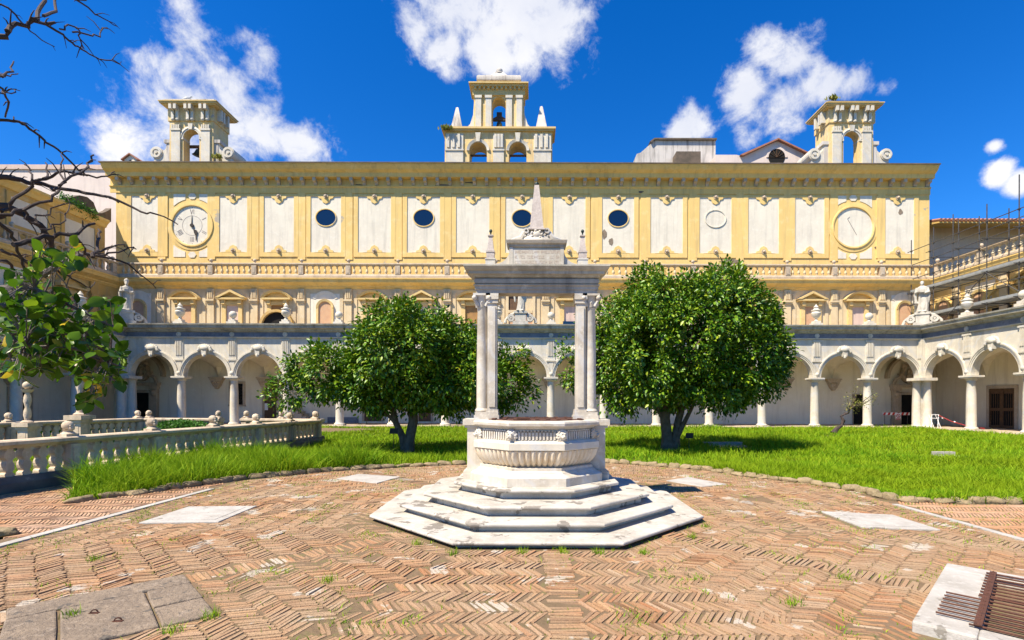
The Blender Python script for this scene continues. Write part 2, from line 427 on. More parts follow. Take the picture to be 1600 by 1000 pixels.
def f_corbel(b):
    b.prism([(-.48,3.32),(.48,3.32),(.48,3.18),(.40,3.12),(.34,2.95),(.30,2.9),(.22,2.72),(.1,2.6),(.05,2.5),(-.05,2.5),(-.1,2.6),(-.22,2.72),(-.30,2.9),(-.34,2.95),(-.40,3.12),(-.48,3.18)], 3.84, 4.2)
    b.box(-.53,.53,3.80,4.2,3.27,3.36)
    for x in (-.2,0,.2): b.ball(x,3.84,2.98,.09,8); b.ball(x*.5,3.86,2.76,.07,8)
me_corbel = ME('corbel', M_taupe, f_corbel, True)
CORN = [(.45,6.12),(-.07,6.12),(-.12,6.17),(-.20,6.19),(-.22,6.28),(-.30,6.31),(-.46,6.36),(-.48,6.50),(-.55,6.55),(-.57,6.63),(.45,6.68)]

def arcade(name, label, nb, L, loc, rotz, m0, m1, first_pier, last_pier, wall_x0, wall_x1):
    t = thing(name, label, 'arcade', loc, rotz)
    w = MB()
    for i in range(nb):
        x0, x1 = i*B, (i+1)*B; xc = (x0+x1)/2
        arc = [(xc - RI*math.cos(PI*k/28), ZS + RI*math.sin(PI*k/28)) for k in range(29)]
        w.prism([(x0,ZS)] + arc + [(x1,ZS),(x1,ZT),(x0,ZT)], 0, .42)
    obj('arch_wall', w, M_marble, t)
    for i in range(nb):
        xc = (i+.5)*B
        obj('archivolt', me_archivolt, None, t, loc=(xc,0,0)); obj('keystone', me_key, None, t, loc=(xc,0,0))
    for i in range(nb+1):
        x = i*B
        corner = (i == 0 and first_pier is not None) or (i == nb and last_pier is not None)
        if corner: continue
        c = obj('column', me_shaft, None, t, loc=(x,.21,0)); obj('base', me_base, None, c); obj('capital', me_cap, None, c)
        obj('pilaster_strip', me_strip, None, t, loc=(x,0,0)); obj('scroll_boss', me_boss, None, t, loc=(x,0,0))
        obj('medallion', me_medal, None, t, loc=(x,0,0)); obj('corbel', me_corbel, None, t, loc=(x,0,0))
    a = MB(); a.run([(.42,ZT),(-.07,ZT),(-.11,ZT+.02),(-.13,ZT+.08),(.42,ZT+.08)], 0, L, m0, m1); obj('architrave', a, M_marble, t)
    a = MB(); a.run([(.42,ZT+.082),(-.055,ZT+.082),(-.055,6.118),(.42,6.118)], 0, L, m0, m1); obj('frieze', a, M_blue, t)
    a = MB(); a.run(CORN, 0, L, m0, m1); obj('cornice', a, M_dark_cor, t)
    # groin vault over the walk
    nx, ny = 14, 14; y0, y1 = .42, 4.2; yc = (y0+y1)/2; hw = (y1-y0)/2; vs = []; fs = []
    cols = nb*nx + 1
    for i in range(cols):
        x = i*B/nx; xb = (x % B) - B/2 if i % nx else -B/2
        for j in range(ny+1):
            y = y0 + (y1-y0)*j/ny
            zx = math.sqrt(max(0, 1-(xb/(B/2))**2)); zy = math.sqrt(max(0, 1-((y-yc)/hw)**2))
            vs.append((x, y, ZS + .06 + 1.55*max(zx, zy)))
    for i in range(cols-1):
        for j in range(ny): a_ = i*(ny+1)+j; fs.append((a_, a_+1, a_+ny+2, a_+ny+1))
    v = MB(); v.add(vs, fs); obj('vault', v, M_gallery, t, smooth=True)
    g = MB(); g.box(wall_x0, wall_x1, 4.2, 4.5, -.1, 6.05); obj('rear_wall', g, M_gallery, t)
    s = MB(); s.run([(4.2,-.1),(-.45,-.1),(-.45,.03),(4.2,.03)], 0, L, m0, m1); obj('walk_floor', s, M_floor, t)
    s = MB(); s.run([(4.5,6.05),(.45,6.05),(.45,6.22),(4.5,6.22)], 0, L, m0, m1); obj('terrace', s, M_grey, t)
    return t

arc_b = arcade('arcade', 'white marble arcade of fifteen round arches along the far side of the court', NB, XR-XL, (XL,YA,0), 0, 1, 1, 1, 1, -4.2, XR-XL+4.2)
arc_l = arcade('arcade', 'shaded arcade in the left wing behind the cemetery balustrade', 6, WL, (XL,YA-WL,0), PI/2, 0, 1, None, 1, 0, WL+4.2)
arc_r = arcade('arcade', 'sunlit arcade of the right wing beneath the scaffolding', 6, WL, (XR,YA,0), -PI/2, 1, 0, 1, None, -4.2, WL)
# corner piers: paired half columns on a square core
def f_pier(b, sx):
    b.box(-.30,.30,-.12,.42,-.05,3.10)
for x, sx in ((0,1), (XR-XL,-1)):
    p = MB()
    p.box(min(x-.42*sx,x+.10*sx), max(x-.42*sx,x+.10*sx), -.10, .42, .1, 3.05)
    for cx, cy in ((x+.25*sx,.18),(x-.16*sx,-.2)):
        p.lathe([(.33,-.05),(.33,.1),(.28,.16),(.26,.22),(.255,1.4),(.22,2.9),(.25,2.98),(.3,3.06)], cx, cy, 0, 20)
    p.box(min(x-.46*sx,x+.72*sx), max(x-.46*sx,x+.72*sx), -.68, .44, 3.06, 3.24)
    obj('corner_pier', p, M_marble, arc_b, smooth=True)
    q = MB(); q.box(min(x-.42*sx,x+.27*sx), max(x-.42*sx,x+.27*sx), -.27, .42, 3.24, 5.74)
    for k in range(3): q.box(x+.30*sx-.03*1, x+.30*sx+.03, -.24+k*.1, -.19+k*.1, 4.5, 5.6)
    obj('corner_block', q, M_marble, arc_b)
# back wall furniture of the far walk; local x = world X - XL, rear wall face at y 4.2
def lx(px, Y=37.7): return (px - VX)*Y/F - XL
def framed(parent, name, x, w, z0, z1, m, y=4.2, fw=.16, label=None):
    f = MB(); f.box(x-w/2-fw,x-w/2,y-.08,y+.05,z0,z1+fw); f.box(x+w/2,x+w/2+fw,y-.08,y+.05,z0,z1+fw); f.box(x-w/2,x+w/2,y-.08,y+.05,z1,z1+fw)
    if z0 > .5: f.box(x-w/2-fw-.05,x+w/2+fw+.05,y-.12,y+.05,z0-.12,z0)
    o = obj(name, f, M_taupe, parent, label)
    d = MB(); d.box(x-w/2,x+w/2,y-.02,y+.04,z0,z1)
    obj('leaf' if 'door' in name else 'pane', d, m, o)
    return o
w3 = framed(arc_b, 'window', lx(371), .85, 1.35, 2.9, M_dark)
lat = MB()
for k in range(6):
    lat.tube([(lx(371)-.42,4.17,1.4+k*.25),(lx(371)+.42,4.17,1.65+k*.25)],.012,4); lat.tube([(lx(371)+.42,4.17,1.4+k*.25),(lx(371)-.42,4.17,1.65+k*.25)],.012,4)
obj('lattice', lat, M_iron, w3)
framed(arc_b, 'door', lx(424), .95, .03, 3.1, M_wood)
framed(arc_b, 'door', lx(1342), .9, .03, 2.2, M_dark, fw=.05)
framed(arc_b, 'low_window', lx(583), 1.25, .15, 1.15, M_wood)
framed(arc_b, 'low_window', lx(664), .9, .15, 1.15, M_wood)
framed(arc_b, 'low_window', lx(455), 1.2, .03, 1.3, M_wood)
st = MB()
for k in range(9): st.box(lx(520)-1.1-k*.30, lx(520)-.8-k*.30, 2.9, 4.18, .03, .18*(k+1))
obj('stair', st, M_grey, arc_b)
sb = MB(); sb.box(lx(512)+.02,lx(560),4.12,4.2,.03,.45); obj('dado', sb, M_blue, arc_b)
nt = MB(); nt.box(lx(413),lx(419),4.16,4.2,.95,1.45); obj('notice_board', nt, M_pwhite, arc_b)
# baroque portals at the two ends of the walk
def portal(x, nm_label):
    t = MB()
    for s in (-1,1):
        t.box(x+s*1.0-.22,x+s*1.0+.22,3.9,4.2,.03,2.6); t.box(x+s*1.0-.28,x+s*1.0+.28,3.82,4.2,2.5,2.75); t.box(x+s*1.0-.27,x+s*1.0+.27,3.85,4.2,.03,.45)
        t.ball(x+s*1.0,3.86,2.2,.2,10,1,.6,1.3)
        t.box(x+s*.66-.08,x+s*.66+.08,4.0,4.2,.03,2.35)
        t.ring(x+s*.75,3.35,[(.28,3.86),(.28,4.2),(.42,4.2),(.42,3.86)],0 if s<0 else PI*.5,PI*.5+ (0 if s<0 else PI*.5),10)
        t.tube([(x+s*1.2,3.95,2.95),(x+s*1.05,3.92,3.35),(x+s*.7,3.92,3.5),(x+s*.45,3.95,3.9),(x+s*.5,3.95,4.3)],[.12,.12,.11,.1,.08],8)
        t.ball(x+s*.45,3.9,4.35,.16,8)
    t.box(x-.58,x+.58,4.0,4.2,2.2,2.4); t.box(x-1.35,x+1.35,3.78,4.2,2.75,2.95)
    t.ring(x,3.75,[(.45,3.9),(.45,4.2),(.58,4.2),(.58,3.9)],0,2*PI,20,1,1.2)
    t.lathe([(.05,0),(.26,.05),(.24,.25),(.12,.38),(.1,.45),(.14,.55),(.13,.68),(.03,.78)],x,3.98,3.35,10,0,1,.6)
    t.ring(x,3.4,[(1.52,3.85),(1.52,4.2),(1.72,4.2),(1.72,3.85)],0,PI,24)
    p = obj('portal', t, M_taupe, arc_b, smooth=True)
    d = MB(); d.box(x-.58,x+.58,4.1,4.19,.03,2.2); obj('door_leaf', d, M_dark, p)
portal(XL - 2.1 - XL, ''); portal(XR + 2.1 - XL, '')
# side walks: windows and doors
framed(arc_l, 'window', 3.5*B+.55, .95, 1.1, 2.55, M_dark, fw=.2)
framed(arc_l, 'door', 5.2*B, 1.2, .03, 2.3, M_dark)
framed(arc_l, 'door', 1.5*B, 1.2, .03, 2.3, M_dark)
dx = 1.12
dr = framed(arc_r, 'door', dx, 1.75, .03, 2.55, M_wood, fw=.2)
sl = MB(); gp = MB()
for cx in (dx-.44, dx+.44):
    sl.box(cx-.43,cx-.33,4.12,4.17,.05,2.53); sl.box(cx+.33,cx+.43,4.12,4.17,.05,2.53)
    for z in (.05,1.15,2.38): sl.box(cx-.33,cx+.33,4.12,4.17,z,z+.15)
    for k in range(4):
        for z in (.22,1.32): gp.box(cx-.27+k*.155,cx-.19+k*.155,4.15,4.175,z,z+.90)
obj('door_frame', sl, M_wood, dr); obj('slot_opening', gp, M_dark, dr)
framed(arc_r, 'door', 3.4*B, 1.6, .03, 2.5, M_wood, fw=.2)

# ------------------------------------------------------------------ balustrades
def balustrade(name, label, loc, rotz, L, posts, z0, hb, hr, hbase, nper, m_rail, m_bal, prof, pw, depth, finial, m0=0, m1=0, base_mat=None, flat=False, gap=None, ends=True):
    t = thing(name, label, 'balustrade', loc, rotz)
    d = depth/2
    segs = [(0, L)] if not gap else [(0, gap[0]), (gap[1], L)]
    a = MB(); r = MB()
    for (s0, s1) in segs:
        mm0 = m0 if s0 == 0 else 0; mm1 = m1 if s1 == L else 0
        a.run([(d+.05,z0),(-d-.05,z0),(-d-.05,z0+hbase*.6),(-d,z0+hbase),(d,z0+hbase),(d+.05,z0+hbase*.6)], s0, s1, mm0, mm1)
        zr = z0+hbase+hb
        r.run([(d*.8,zr),(-d*.8,zr),(-d-.02,zr+hr*.3),(-d-.07,zr+hr*.45),(-d-.07,zr+hr*.85),(-d-.03,zr+hr),(d+.03,zr+hr),(d+.07,zr+hr*.85),(d+.07,zr+hr*.45),(d+.02,zr+hr*.3)], s0, s1, mm0, mm1)
    obj('plinth', a, base_mat or m_rail, t); obj('rail', r, m_rail, t)
    bm_ = MB()
    if flat:      # bulb-and-shoulder balusters sawn from slabs
        half = [(.05,0),(.115,.02),(.115,.10),(.06,.16),(.10,.27),(.115,.38),(.10,.47),(.065,.54),(.075,.60),(.135,.68),(.14,.80),(.12,.88),(.08,.92),(.08,1)]
        bm_.prism([(x*prof,z*hb) for x,z in half]+[(-x*prof,z*hb) for x,z in half[::-1]], -.075, .075)
    else:
        bm_.bxc(0,0,0,prof*1.0,prof*1.0,.06*hb)
        bm_.lathe([(prof*.36,.06*hb),(prof*.44,.10*hb),(prof*.28,.14*hb),(prof*.50,.27*hb),(prof*.52,.36*hb),(prof*.40,.50*hb),(prof*.22,.70*hb),(prof*.20,.78*hb),(prof*.34,.84*hb),(prof*.24,.88*hb),(prof*.42,.94*hb)],seg=10)
        bm_.bxc(0,0,.94*hb,prof*.95,prof*.95,.06*hb)
    bme = bm_.mesh('baluster', m_bal, not flat)
    pm = MB(); pm.bxc(0,0,0,pw,depth+.10,hb); pm.bxc(0,-depth/2-.05,hb*.15,pw*.55,.04,hb*.7); pme = pm.mesh('post', m_rail)
    spots = []
    ext = list(posts)
    for i in range(len(ext)-1):
        p0, p1 = ext[i]+pw/2, ext[i+1]-pw/2
        if gap and p0 < gap[1]-.05 and p1 > gap[0]+.05: continue
        n = nper if isinstance(nper, int) else max(1, int(round((p1-p0)/nper)))
        for k in range(n): spots.append(p0 + (k+.5)*(p1-p0)/n)
    rest = MB()
    for k, x in enumerate(spots):
        if k < 99: obj('baluster', bme, None, t, loc=(x,0,z0+hbase))
        else:
            c = MB(); c.v = [v.co[:] for v in bme.vertices]; c.f = [tuple(p.vertices) for p in bme.polygons]; c.move(x,0,z0+hbase); rest.add(c.v, c.f)
    if rest.v: obj('remaining_balusters', rest, m_bal, t, smooth=not flat, kind='stuff')
    for i, x in enumerate(posts):
        if not ends and i in (0, len(posts)-1): continue
        p = obj('post', pme, None, t, loc=(x,0,z0+hbase))
        if finial: obj('finial', finial, None, p, loc=(0,0,hb+hr))
    return t
me_ball = ME('finial', M_taupe, lambda b: (b.lathe([(.10,0),(.07,.05),(.06,.10)],seg=10), b.ball(0,0,.20,.13,12)), True)

# ------------------------------------------------------------------ the palace behind the far arcade
YU = 36.6
pal = thing('palace', 'long yellow palace front with white panels rising behind the far arcade', 'building', (0,YU,0))
PX = [252.5,330,398,471,544.5,621.6,698.5,774.6,852,929,1006,1082,1155,1229,1302,1376]
PILX = [(p-VX)*YU/F for p in PX]
U0, U1 = XL-3.1, XR+3.1
b = MB(); b.run([(0,6.2),(0,9.9),(.5,9.9),(.5,6.2)], U0, U1, 1, 1); obj('middle_wall', b, M_cream, pal)
for x in PILX:
    p = MB(); p.box(x-.24,x+.24,-.12,0,6.2,8.62); p.box(x-.27,x+.27,-.20,0,8.62,8.74); p.box(x-.30,x+.30,-.26,0,8.74,8.86); p.box(x-.24,x+.24,-.15,0,8.86,9.62)
    for k in range(3): p.box(x-.17+k*.12,x-.10+k*.12,-.21,-.15,8.95,9.5)
    p.box(x-.62,x-.40,-.05,0,6.2,9.4); p.box(x+.40,x+.62,-.05,0,6.2,9.4)
    obj('pilaster', p, M_cream, pal)
CORN2 = [(0,9.64),(-.05,9.64),(-.08,9.70),(-.15,9.74),(-.18,9.84),(-.30,9.9),(-.52,10.02),(-.56,10.18),(-.62,10.24),(-.62,10.30),(0,10.34)]
b = MB(); b.run(CORN2, U0, U1, 1, 1); obj('middle_cornice', b, M_cornice, pal)
BAYX = [(p-VX)*YU/F for p in (216,291,364,434.5,508,583,660,736.5,813,890.5,967.5,1044,1118,1192,1265.5,1339,1412)]
KIND = 'NSTSNSTSCSTSNSTSN'
def f_surround(b):
    b.box(-.72,-.44,-.16,0,6.2,8.7); b.box(.44,.72,-.16,0,6.2,8.7); b.box(-.44,.44,-.16,0,8.45,8.7); b.box(-.66,.66,-.10,0,8.7,8.82)
    for s in (-1,1): b.box(s*.58-.12,s*.58+.12,-.3,0,8.5,8.82)
me_sur = ME('window', M_sur, f_surround)
def f_seg(b):
    b.box(-1.02,1.02,-.42,0,8.82,8.94)
    R0 = 1.35; zc = 9.48 - R0; a0 = math.asin((8.94-zc)/R0)
    b.ring(0,zc,[(R0-.14,-.38),(R0-.14,0),(R0,0),(R0,-.46)],a0,PI-a0,16)
    pts = [((R0-.14)*math.cos(a0+(PI-2*a0)*k/12), zc+(R0-.14)*math.sin(a0+(PI-2*a0)*k/12)) for k in range(13)]
    b.prism([(x,z) for x,z in pts if z > 8.94]+[(-.85,8.94),(.85,8.94)], -.12, 0)
def f_tri(b):
    b.box(-1.02,1.02,-.42,0,8.82,8.94)
    for s in (-1,1): b.prism([(s*1.08,8.94),(s*.8,8.94),(0,9.34),(0,9.50)] if s<0 else [(.8,8.94),(1.08,8.94),(0,9.50),(0,9.34)], -.46, 0)
    b.prism([(-.8,8.94),(.8,8.94),(0,9.34)], -.12, 0)
me_seg = ME('pediment', M_sur, f_seg); me_tri = ME('pediment', M_sur, f_tri)
me_shut = {k: ME('shutter', m, lambda b: b.box(-.44,.44,-.04,0,6.2,8.45)) for k, m in (('a',M_niche),('b',M_wood2),('c',M_rose))}
def f_nring(b):
    z = 8.28
    b.ring(0,z,[(.46,-.12),(.46,0),(.62,0),(.62,-.16)],0,PI,20); b.box(-.62,-.46,-.12,0,6.2,z); b.box(.46,.62,-.12,0,6.2,z)
def f_nhood(b): b.ring(0,8.5,[(.80,-.03),(.80,0),(1.0,0),(1.0,-.06)],PI*.16,PI*.84,16)
def f_nfill(b):
    z = 8.28; b.prism([(-.46,6.2),(.46,6.2)]+[(.46*math.cos(PI*k/16),z+.46*math.sin(PI*k/16)) for k in range(17)], -.03, 0)
me_nr = ME('niche', M_sur, f_nring); me_nh = ME('hood', M_white, f_nhood); me_nf = ME('painted_back', M_niche, f_nfill)
for i, (x, k) in enumerate(zip(BAYX, KIND)):
    if k == 'N':
        p = MB(); hw = 1.15 if 0 < i < 16 else .9
        p.box(x-hw,x+hw,-.02,0,6.2,9.3); obj('white_panel', p, M_white, pal)
        o = obj('niche', me_nr, None, pal, loc=(x,-.01,0)); obj('hood', me_nh, None, o); obj('painted_back', me_nf, None, o)
    elif k in 'ST':
        o = obj('window', me_sur, None, pal, loc=(x,0,0)); obj('pediment', me_seg if k == 'S' else me_tri, None, o)
        obj('shutter', me_shut['abca'[(i*3) % 4] if i < 8 else 'ac'[i % 2]], None, o)
    else:
        o = MB(); o.box(x-1.05,x-.85,-.12,0,6.2,9.6); o.box(x+.85,x+1.05,-.12,0,6.2,9.6); o.box(x-.85,x+.85,-.14,0,7.95,8.15); o.box(x-.06,x+.06,-.1,0,8.15,9.6)
        o = obj('window', o, M_cream, pal); d = MB(); d.box(x-.85,x-.06,-.04,0,8.15,9.6); obj('open_shutter', d, M_wood, o)
        d = MB(); d.box(x+.06,x+.85,-.05,0,8.15,9.6); obj('pane', d, M_yleaf if False else M_cream, o)
        d = MB(); d.box(x-.85,x+.85,-.03,0,6.2,7.95); obj('apron', d, M_niche, o)
xd = (436-VX)*YU/F
d = MB(); d.ring(xd,6.9,[(1.2,-.52),(1.2,-.2),(1.02,-.2),(1.02,-.52)],0,PI,20); d = obj('doorway', d, M_yel2, pal)
e = MB(); e.prism([(xd+1.02*math.cos(PI*k/20),6.9+1.02*math.sin(PI*k/20)) for k in range(21)]+[(xd-1.02,6.2),(xd+1.02,6.2)],-.3,-.22); obj('opening', e, M_dark, d)
xd = (890-VX)*YU/F
d = MB(); d.box(xd-.5,xd+.5,-.2,-.06,6.2,7.35); obj('doorway', d, M_glass, pal)
# top storey
T = .6
TX0, TX1 = -30.2, 28.9
b = MB(); b.box(TX0, TX1, T, T+.5, 9.7, 18.2); obj('top_wall', b, M_yel, pal)
b = MB(); b.box(TX0,TX0+.5,T+.502,T+11,9.7,18.2); b.box(TX1-.5,TX1,T+.502,T+11,9.7,18.2); b.box(TX0,TX1,T+11,T+11.5,9.7,18.2); obj('side_wall', b, M_pinkw, pal)
ENT = [(0,16.72),(-.05,16.72),(-.06,17.10),(-.14,17.17),(-.14,17.24),(-.03,17.28),(-.03,17.72),(-.46,17.74),(-.50,18.02),(-.60,18.08),(-.74,18.18),(-.88,18.40),(-.92,18.50),(0,18.5)]
b = MB(); b.run([(y+T,z) for y,z in ENT], TX0-.4, TX1+.02); obj('top_cornice', b, M_cornice, pal)
b = MB(); b.run([(T-.98,18.50),(T-.98,18.58),(T+5,18.95),(T+11.6,18.6),(T+11.6,18.5)], TX0-.5, TX1+.06); obj('roof', b, M_eave, pal)
nbk = 67
mb_ = MB(); mb_.add([(sx,y,z) for sx in (-.11,.11) for y,z in ((-.03,-.06),(-.14,-.05),(-.20,.08),(-.42,.16),(-.42,.40),(-.03,.40))],[(0,1,2,3,4,5),(11,10,9,8,7,6)]+[(i,i+6,(i+1)%6+6,(i+1)%6) for i in range(6)])
mbr = mb_.mesh('bracket', M_taupe)
for i in range(nbk):
    x = TX0+.35 + i*(TX1-TX0-.6)/(nbk-1); obj('bracket', mbr, None, pal, loc=(x,T,17.33))
PANELS = [(205,255),None,(342.5,386),(412,459),(485,532.5),(559,610.5),(635.5,687),(712,764),(789,841),(863,914),(940,990),(1015.5,1066),(1092,1142),(1168,1216),(1241,1287),None,(1375,1427)]
YT = YU + T
def tab(b, xc, z, up):
    s = 1 if up else -1; w = .95
    pts = [(-w,0),(-.62,.02),(-.58,.16),(-.36,.22),(-.26,.46),(0,.60),(.26,.46),(.36,.22),(.58,.16),(.62,.02),(w,0)]
    q = [(xc+x*.9, z+s*y*.9) for x,y in pts]
    b.prism(q if up else q[::-1], T-.07, T-.012)
me_knob = ME('knob', M_taupe, lambda b: (b.ball(0,-.09,0,.10,12), b.ring(0,0,[(.10,-.04),(.10,0),(.17,0),(.17,-.05)],0,2*PI,16)), True)
zp0, zp1 = 12.42, 16.50
for i, pr in enumerate(PANELS):
    if pr is None: continue
    xa, xb = (pr[0]-VX)*YT/F, (pr[1]-VX)*YT/F; xc = (xa+xb)/2
    p = MB(); p.box(xa,xb,T-.015,T,zp0,zp1); o = obj('panel', p, M_white, pal)
    fr = MB(); e = .10; g = .32
    for (x0,x1,z0,z1) in ((xa-g,xa,zp0-g,zp1+.1),(xb,xb+g,zp0-g,zp1+.1),(xa,xb,zp0-g,zp0),(xa,xb,zp1,zp1+.1)): fr.box(x0,x1,T-.06,T,z0,z1)
    obj('panel_frame', fr, M_yel, o)
    tb = MB(); tab(tb, xc, zp0, True); obj('bracket_tab', tb, M_yel, o); tb = MB(); tab(tb, xc, zp1, False); obj('bracket_tab', tb, M_yel, o)
    for z in (zp0+.12, zp1-.02): obj('knob', me_knob, None, o, loc=(xc,T-.06,z))
    if i in (4,6,8,10,12):
        zc = 14.95; ow = MB(); ow.ring(xc,zc,[(.71,-.05),(.71,.0),(.78,.0),(.78,-.055)],0,2*PI,32,1,.84); ow.move(0,T-.012,0)
        wo = obj('oval_window', ow, M_yel if i != 12 else M_white, o, smooth=True)
        gl = MB(); gl.disc(xc,zc,.71,T-.022,T-.016,32,1,.84); obj('pane', gl, M_glass if i != 12 else M_white, wo)
# strips between the panels
for i in range(len(PX)):
    x = (PX[i]-VX)*YT/F
    s = MB(); s.box(x-.28,x+.28,T-.05,T,11.9,16.72); obj('wall_strip', s, M_yel, pal)
for (px, py, w, h, sd) in ((1141,408,1.5,.42,1),(1155,392,.42,1.0,2),(1163,381,.7,.4,3),(944,366,.5,.75,4),(954,378,.35,.6,5),(1406,330,.35,.5,6),(690,290,1.3,.14,7),(735,286,1.1,.10,8),(560,290,.7,.10,9),(1225,292,.5,.12,10),(1000,300,.5,.16,11),(1370,386,.5,.25,12)):
    xc, _, zc = W(px, py, YT); r_ = random.Random(sd); k = 11
    pts = [(xc + .5*w*math.cos(2*PI*i/k)*r_.uniform(.55,1.15), zc + .5*h*math.sin(2*PI*i/k)*r_.uniform(.55,1.15)) for i in range(k)]
    p = MB(); p.prism(pts, T-.068 if zc < 12.3 or zc > 16.6 else T-.023, T-.002); obj('bare_render_patch', p, M_gslab if sd < 7 else M_eave, pal)
# the clock on the left and the sundial on the right
def clockface(xpx, live):
    xc = (xpx-VX)*YT/F; zc = 14.35
    pl = MB()
    for sx in (-1,1):
        for (zz, up) in ((15.55,1),(13.15,-1)):
            a0 = math.asin(1.2/1.95); pts = []
            for k in range(9):
                a = PI/2 - sx*(.26+.48*k/8); pts.append((xc+1.95*math.cos(a), zc+up*1.95*math.sin(a)))
            xo = xc+sx*1.36
            zo = zc+up*2.28
            pl.prism(pts+[(xo,pts[-1][1]),(xo,zo),(pts[0][0],zo)], T-.03, T)
    pl.disc(xc,zc+2.12,.30,T-.04,T,6,1,.8); pl.disc(xc,zc-2.12,.30,T-.04,T,6,1,.8)
    o = obj('clock' if live else 'sundial', pl, M_white, pal, 'round clock face with Roman numerals' if live else 'round blank sundial face with a thin gnomon line')
    rg = MB(); rg.ring(xc,zc,[(1.40,T-.02),(1.40,T),(1.80,T),(1.80,T-.035),(1.56,T-.05),(1.54,T-.11),(1.44,T-.11)],0,2*PI,48); obj('surround', rg, M_yel, o, smooth=True)
    f = MB(); f.disc(xc,zc,1.42,T-.02,T,48); f = obj('face', f, M_white, o)
    if not live:
        g = MB(); g.tube([(xc-.25,T-.03,zc+.75),(xc-.42,T-.03,zc+.62),(xc+.25,T-.03,zc-.55)],.018,5); obj('gnomon', g, M_numeral, o); return
    ir = MB(); ir.ring(xc,zc,[(.70,T-.026),(.70,T-.02),(.725,T-.02),(.725,T-.026)],0,2*PI,40)
    for k in range(24):
        a = 2*PI*k/24; ir.ball(xc+1.32*math.cos(a),T-.02,zc+1.32*math.sin(a),.022 if k%2 else .035,6,1,.3,1)
    obj('minute_track', ir, M_numeral, o)
    NUM = ['VI','I','II','III','IIII','V']
    nm = MB()
    for h, s in enumerate(NUM):
        a = -2*PI*h/6; L = .34; wds = {'I':.10,'V':.22}
        tot = sum(wds[c] for c in s); x = -tot/2
        def put(p0, p1, wd):
            (x0,z0),(x1,z1) = p0,p1; d = Vector((x1-x0,0,z1-z0)).normalized(); n = Vector((-d.z,0,d.x))*wd/2
            q = [(x0+n.x,z0+n.z),(x0-n.x,z0-n.z),(x1-n.x,z1-n.z),(x1+n.x,z1+n.z)]
            r = [(xc+qx*math.cos(a)-(qz+1.0)*math.sin(a), zc+qx*math.sin(a)+(qz+1.0)*math.cos(a)) for qx,qz in q]
            nm.prism(r, T-.03, T-.02)
        for c in s:
            w = wds[c]
            if c == 'I': put((x+w/2,-L/2),(x+w/2,L/2),.04)
            else: put((x+.02,L/2),(x+w/2,-L/2),.055); put((x+w-.02,L/2),(x+w/2,-L/2),.03)
            x += w
    obj('numerals', nm, M_numeral, o)
    hd = MB()
    hd.prism([(xc-.02,zc+.75),(xc-.06,zc+.05),(xc+.02,zc+.05),(xc,zc+.75)],T-.06,T-.045)
    hd.disc(xc,zc,.13,T-.10,T-.03,16)
    q = [(xc+.05,zc-.05),(xc+.20,zc-.30),(xc+.36,zc-.36),(xc+.42,zc-.55),(xc+.34,zc-.75),(xc+.34,zc-1.1),(xc+.28,zc-1.1),(xc+.26,zc-.72),(xc+.16,zc-.55)]
    hd.prism(q, T-.075, T-.06); obj('hands', hd, M_iron, o)
clockface(300, True); clockface(1332, False)
balustrade('balustrade', 'long upper balustrade along the foot of the yellow palace wall', (0,YU-.33,0), 0, 0, [], 0,0,0,0,1,M_taupe,M_cream,.1,.1,.1,None) if False else None
bal_posts = [(-29.25)] + [(p-VX)*(YU-.3)/F for p in PX] + [28.35]
off = -29.25
balustrade('balustrade', 'long upper balustrade along the foot of the yellow palace wall', (off,YU-.33,0), 0, 28.35-off, [p-off for p in bal_posts],
           10.34, .62, .17, .24, 7, M_taupe, M_cream, .21, .34, .24, me_ball, 0, 0, ends=False)

# ------------------------------------------------------------------ left and right wings above the arcades
def wing(name, label, loc, rotz, L, m0, m1, corner_at, mwall, mpil):
    t = thing(name, label, 'building', loc, rotz)
    b = MB(); b.run([(0,6.2),(0,9.9),(.5,9.9),(.5,6.2)], 0, L, m0, m1); obj('middle_wall', b, mwall, t)
    b = MB(); b.run(CORN2, 0, L, m0, m1); obj('middle_cornice', b, M_cornice, t)
    sgn = -1 if corner_at else 1
    c0 = L if corner_at else 0
    n = int(L/3.47)
    for i in range(n):
        x = c0 + sgn*(2.1 + i*3.47)
        p = MB(); p.box(x-.26,x+.26,-.13,0,6.2,8.62); p.box(x-.30,x+.30,-.24,0,8.62,8.84); p.box(x-.26,x+.26,-.16,0,8.84,9.62); obj('pilaster', p, mpil, t)
        xc = c0 + sgn*(3.83 + i*3.47)
        k = 'NTNS'[i % 4] if not corner_at else 'SNTS'[i % 4]
        if k == 'N':
            q = MB(); q.box(xc-1.1,xc+1.1,-.02,0,6.2,9.3); obj('white_panel', q, M_white, t)
            o = obj('niche', me_nr, None, t, loc=(xc,-.01,0)); obj('painted_back', me_nf, None, o)
        else:
            o = obj('window', me_sur, None, t, loc=(xc,0,0)); obj('pediment', me_seg if k == 'S' else me_tri, None, o); obj('shutter', me_shut['a'], None, o)
    q = c0 + sgn*1.0
    o = obj('niche', me_nr, None, t, loc=(q,-.01,0)); obj('painted_back', me_nf, None, o)
    return t
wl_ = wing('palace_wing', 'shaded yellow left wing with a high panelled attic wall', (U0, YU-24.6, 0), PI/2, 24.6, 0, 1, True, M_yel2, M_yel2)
wr_ = wing('palace_wing', 'sunlit yellow right wing behind the scaffolding', (U1, YU, 0), -PI/2, 24.6, 1, 0, False, M_yel, M_cream)
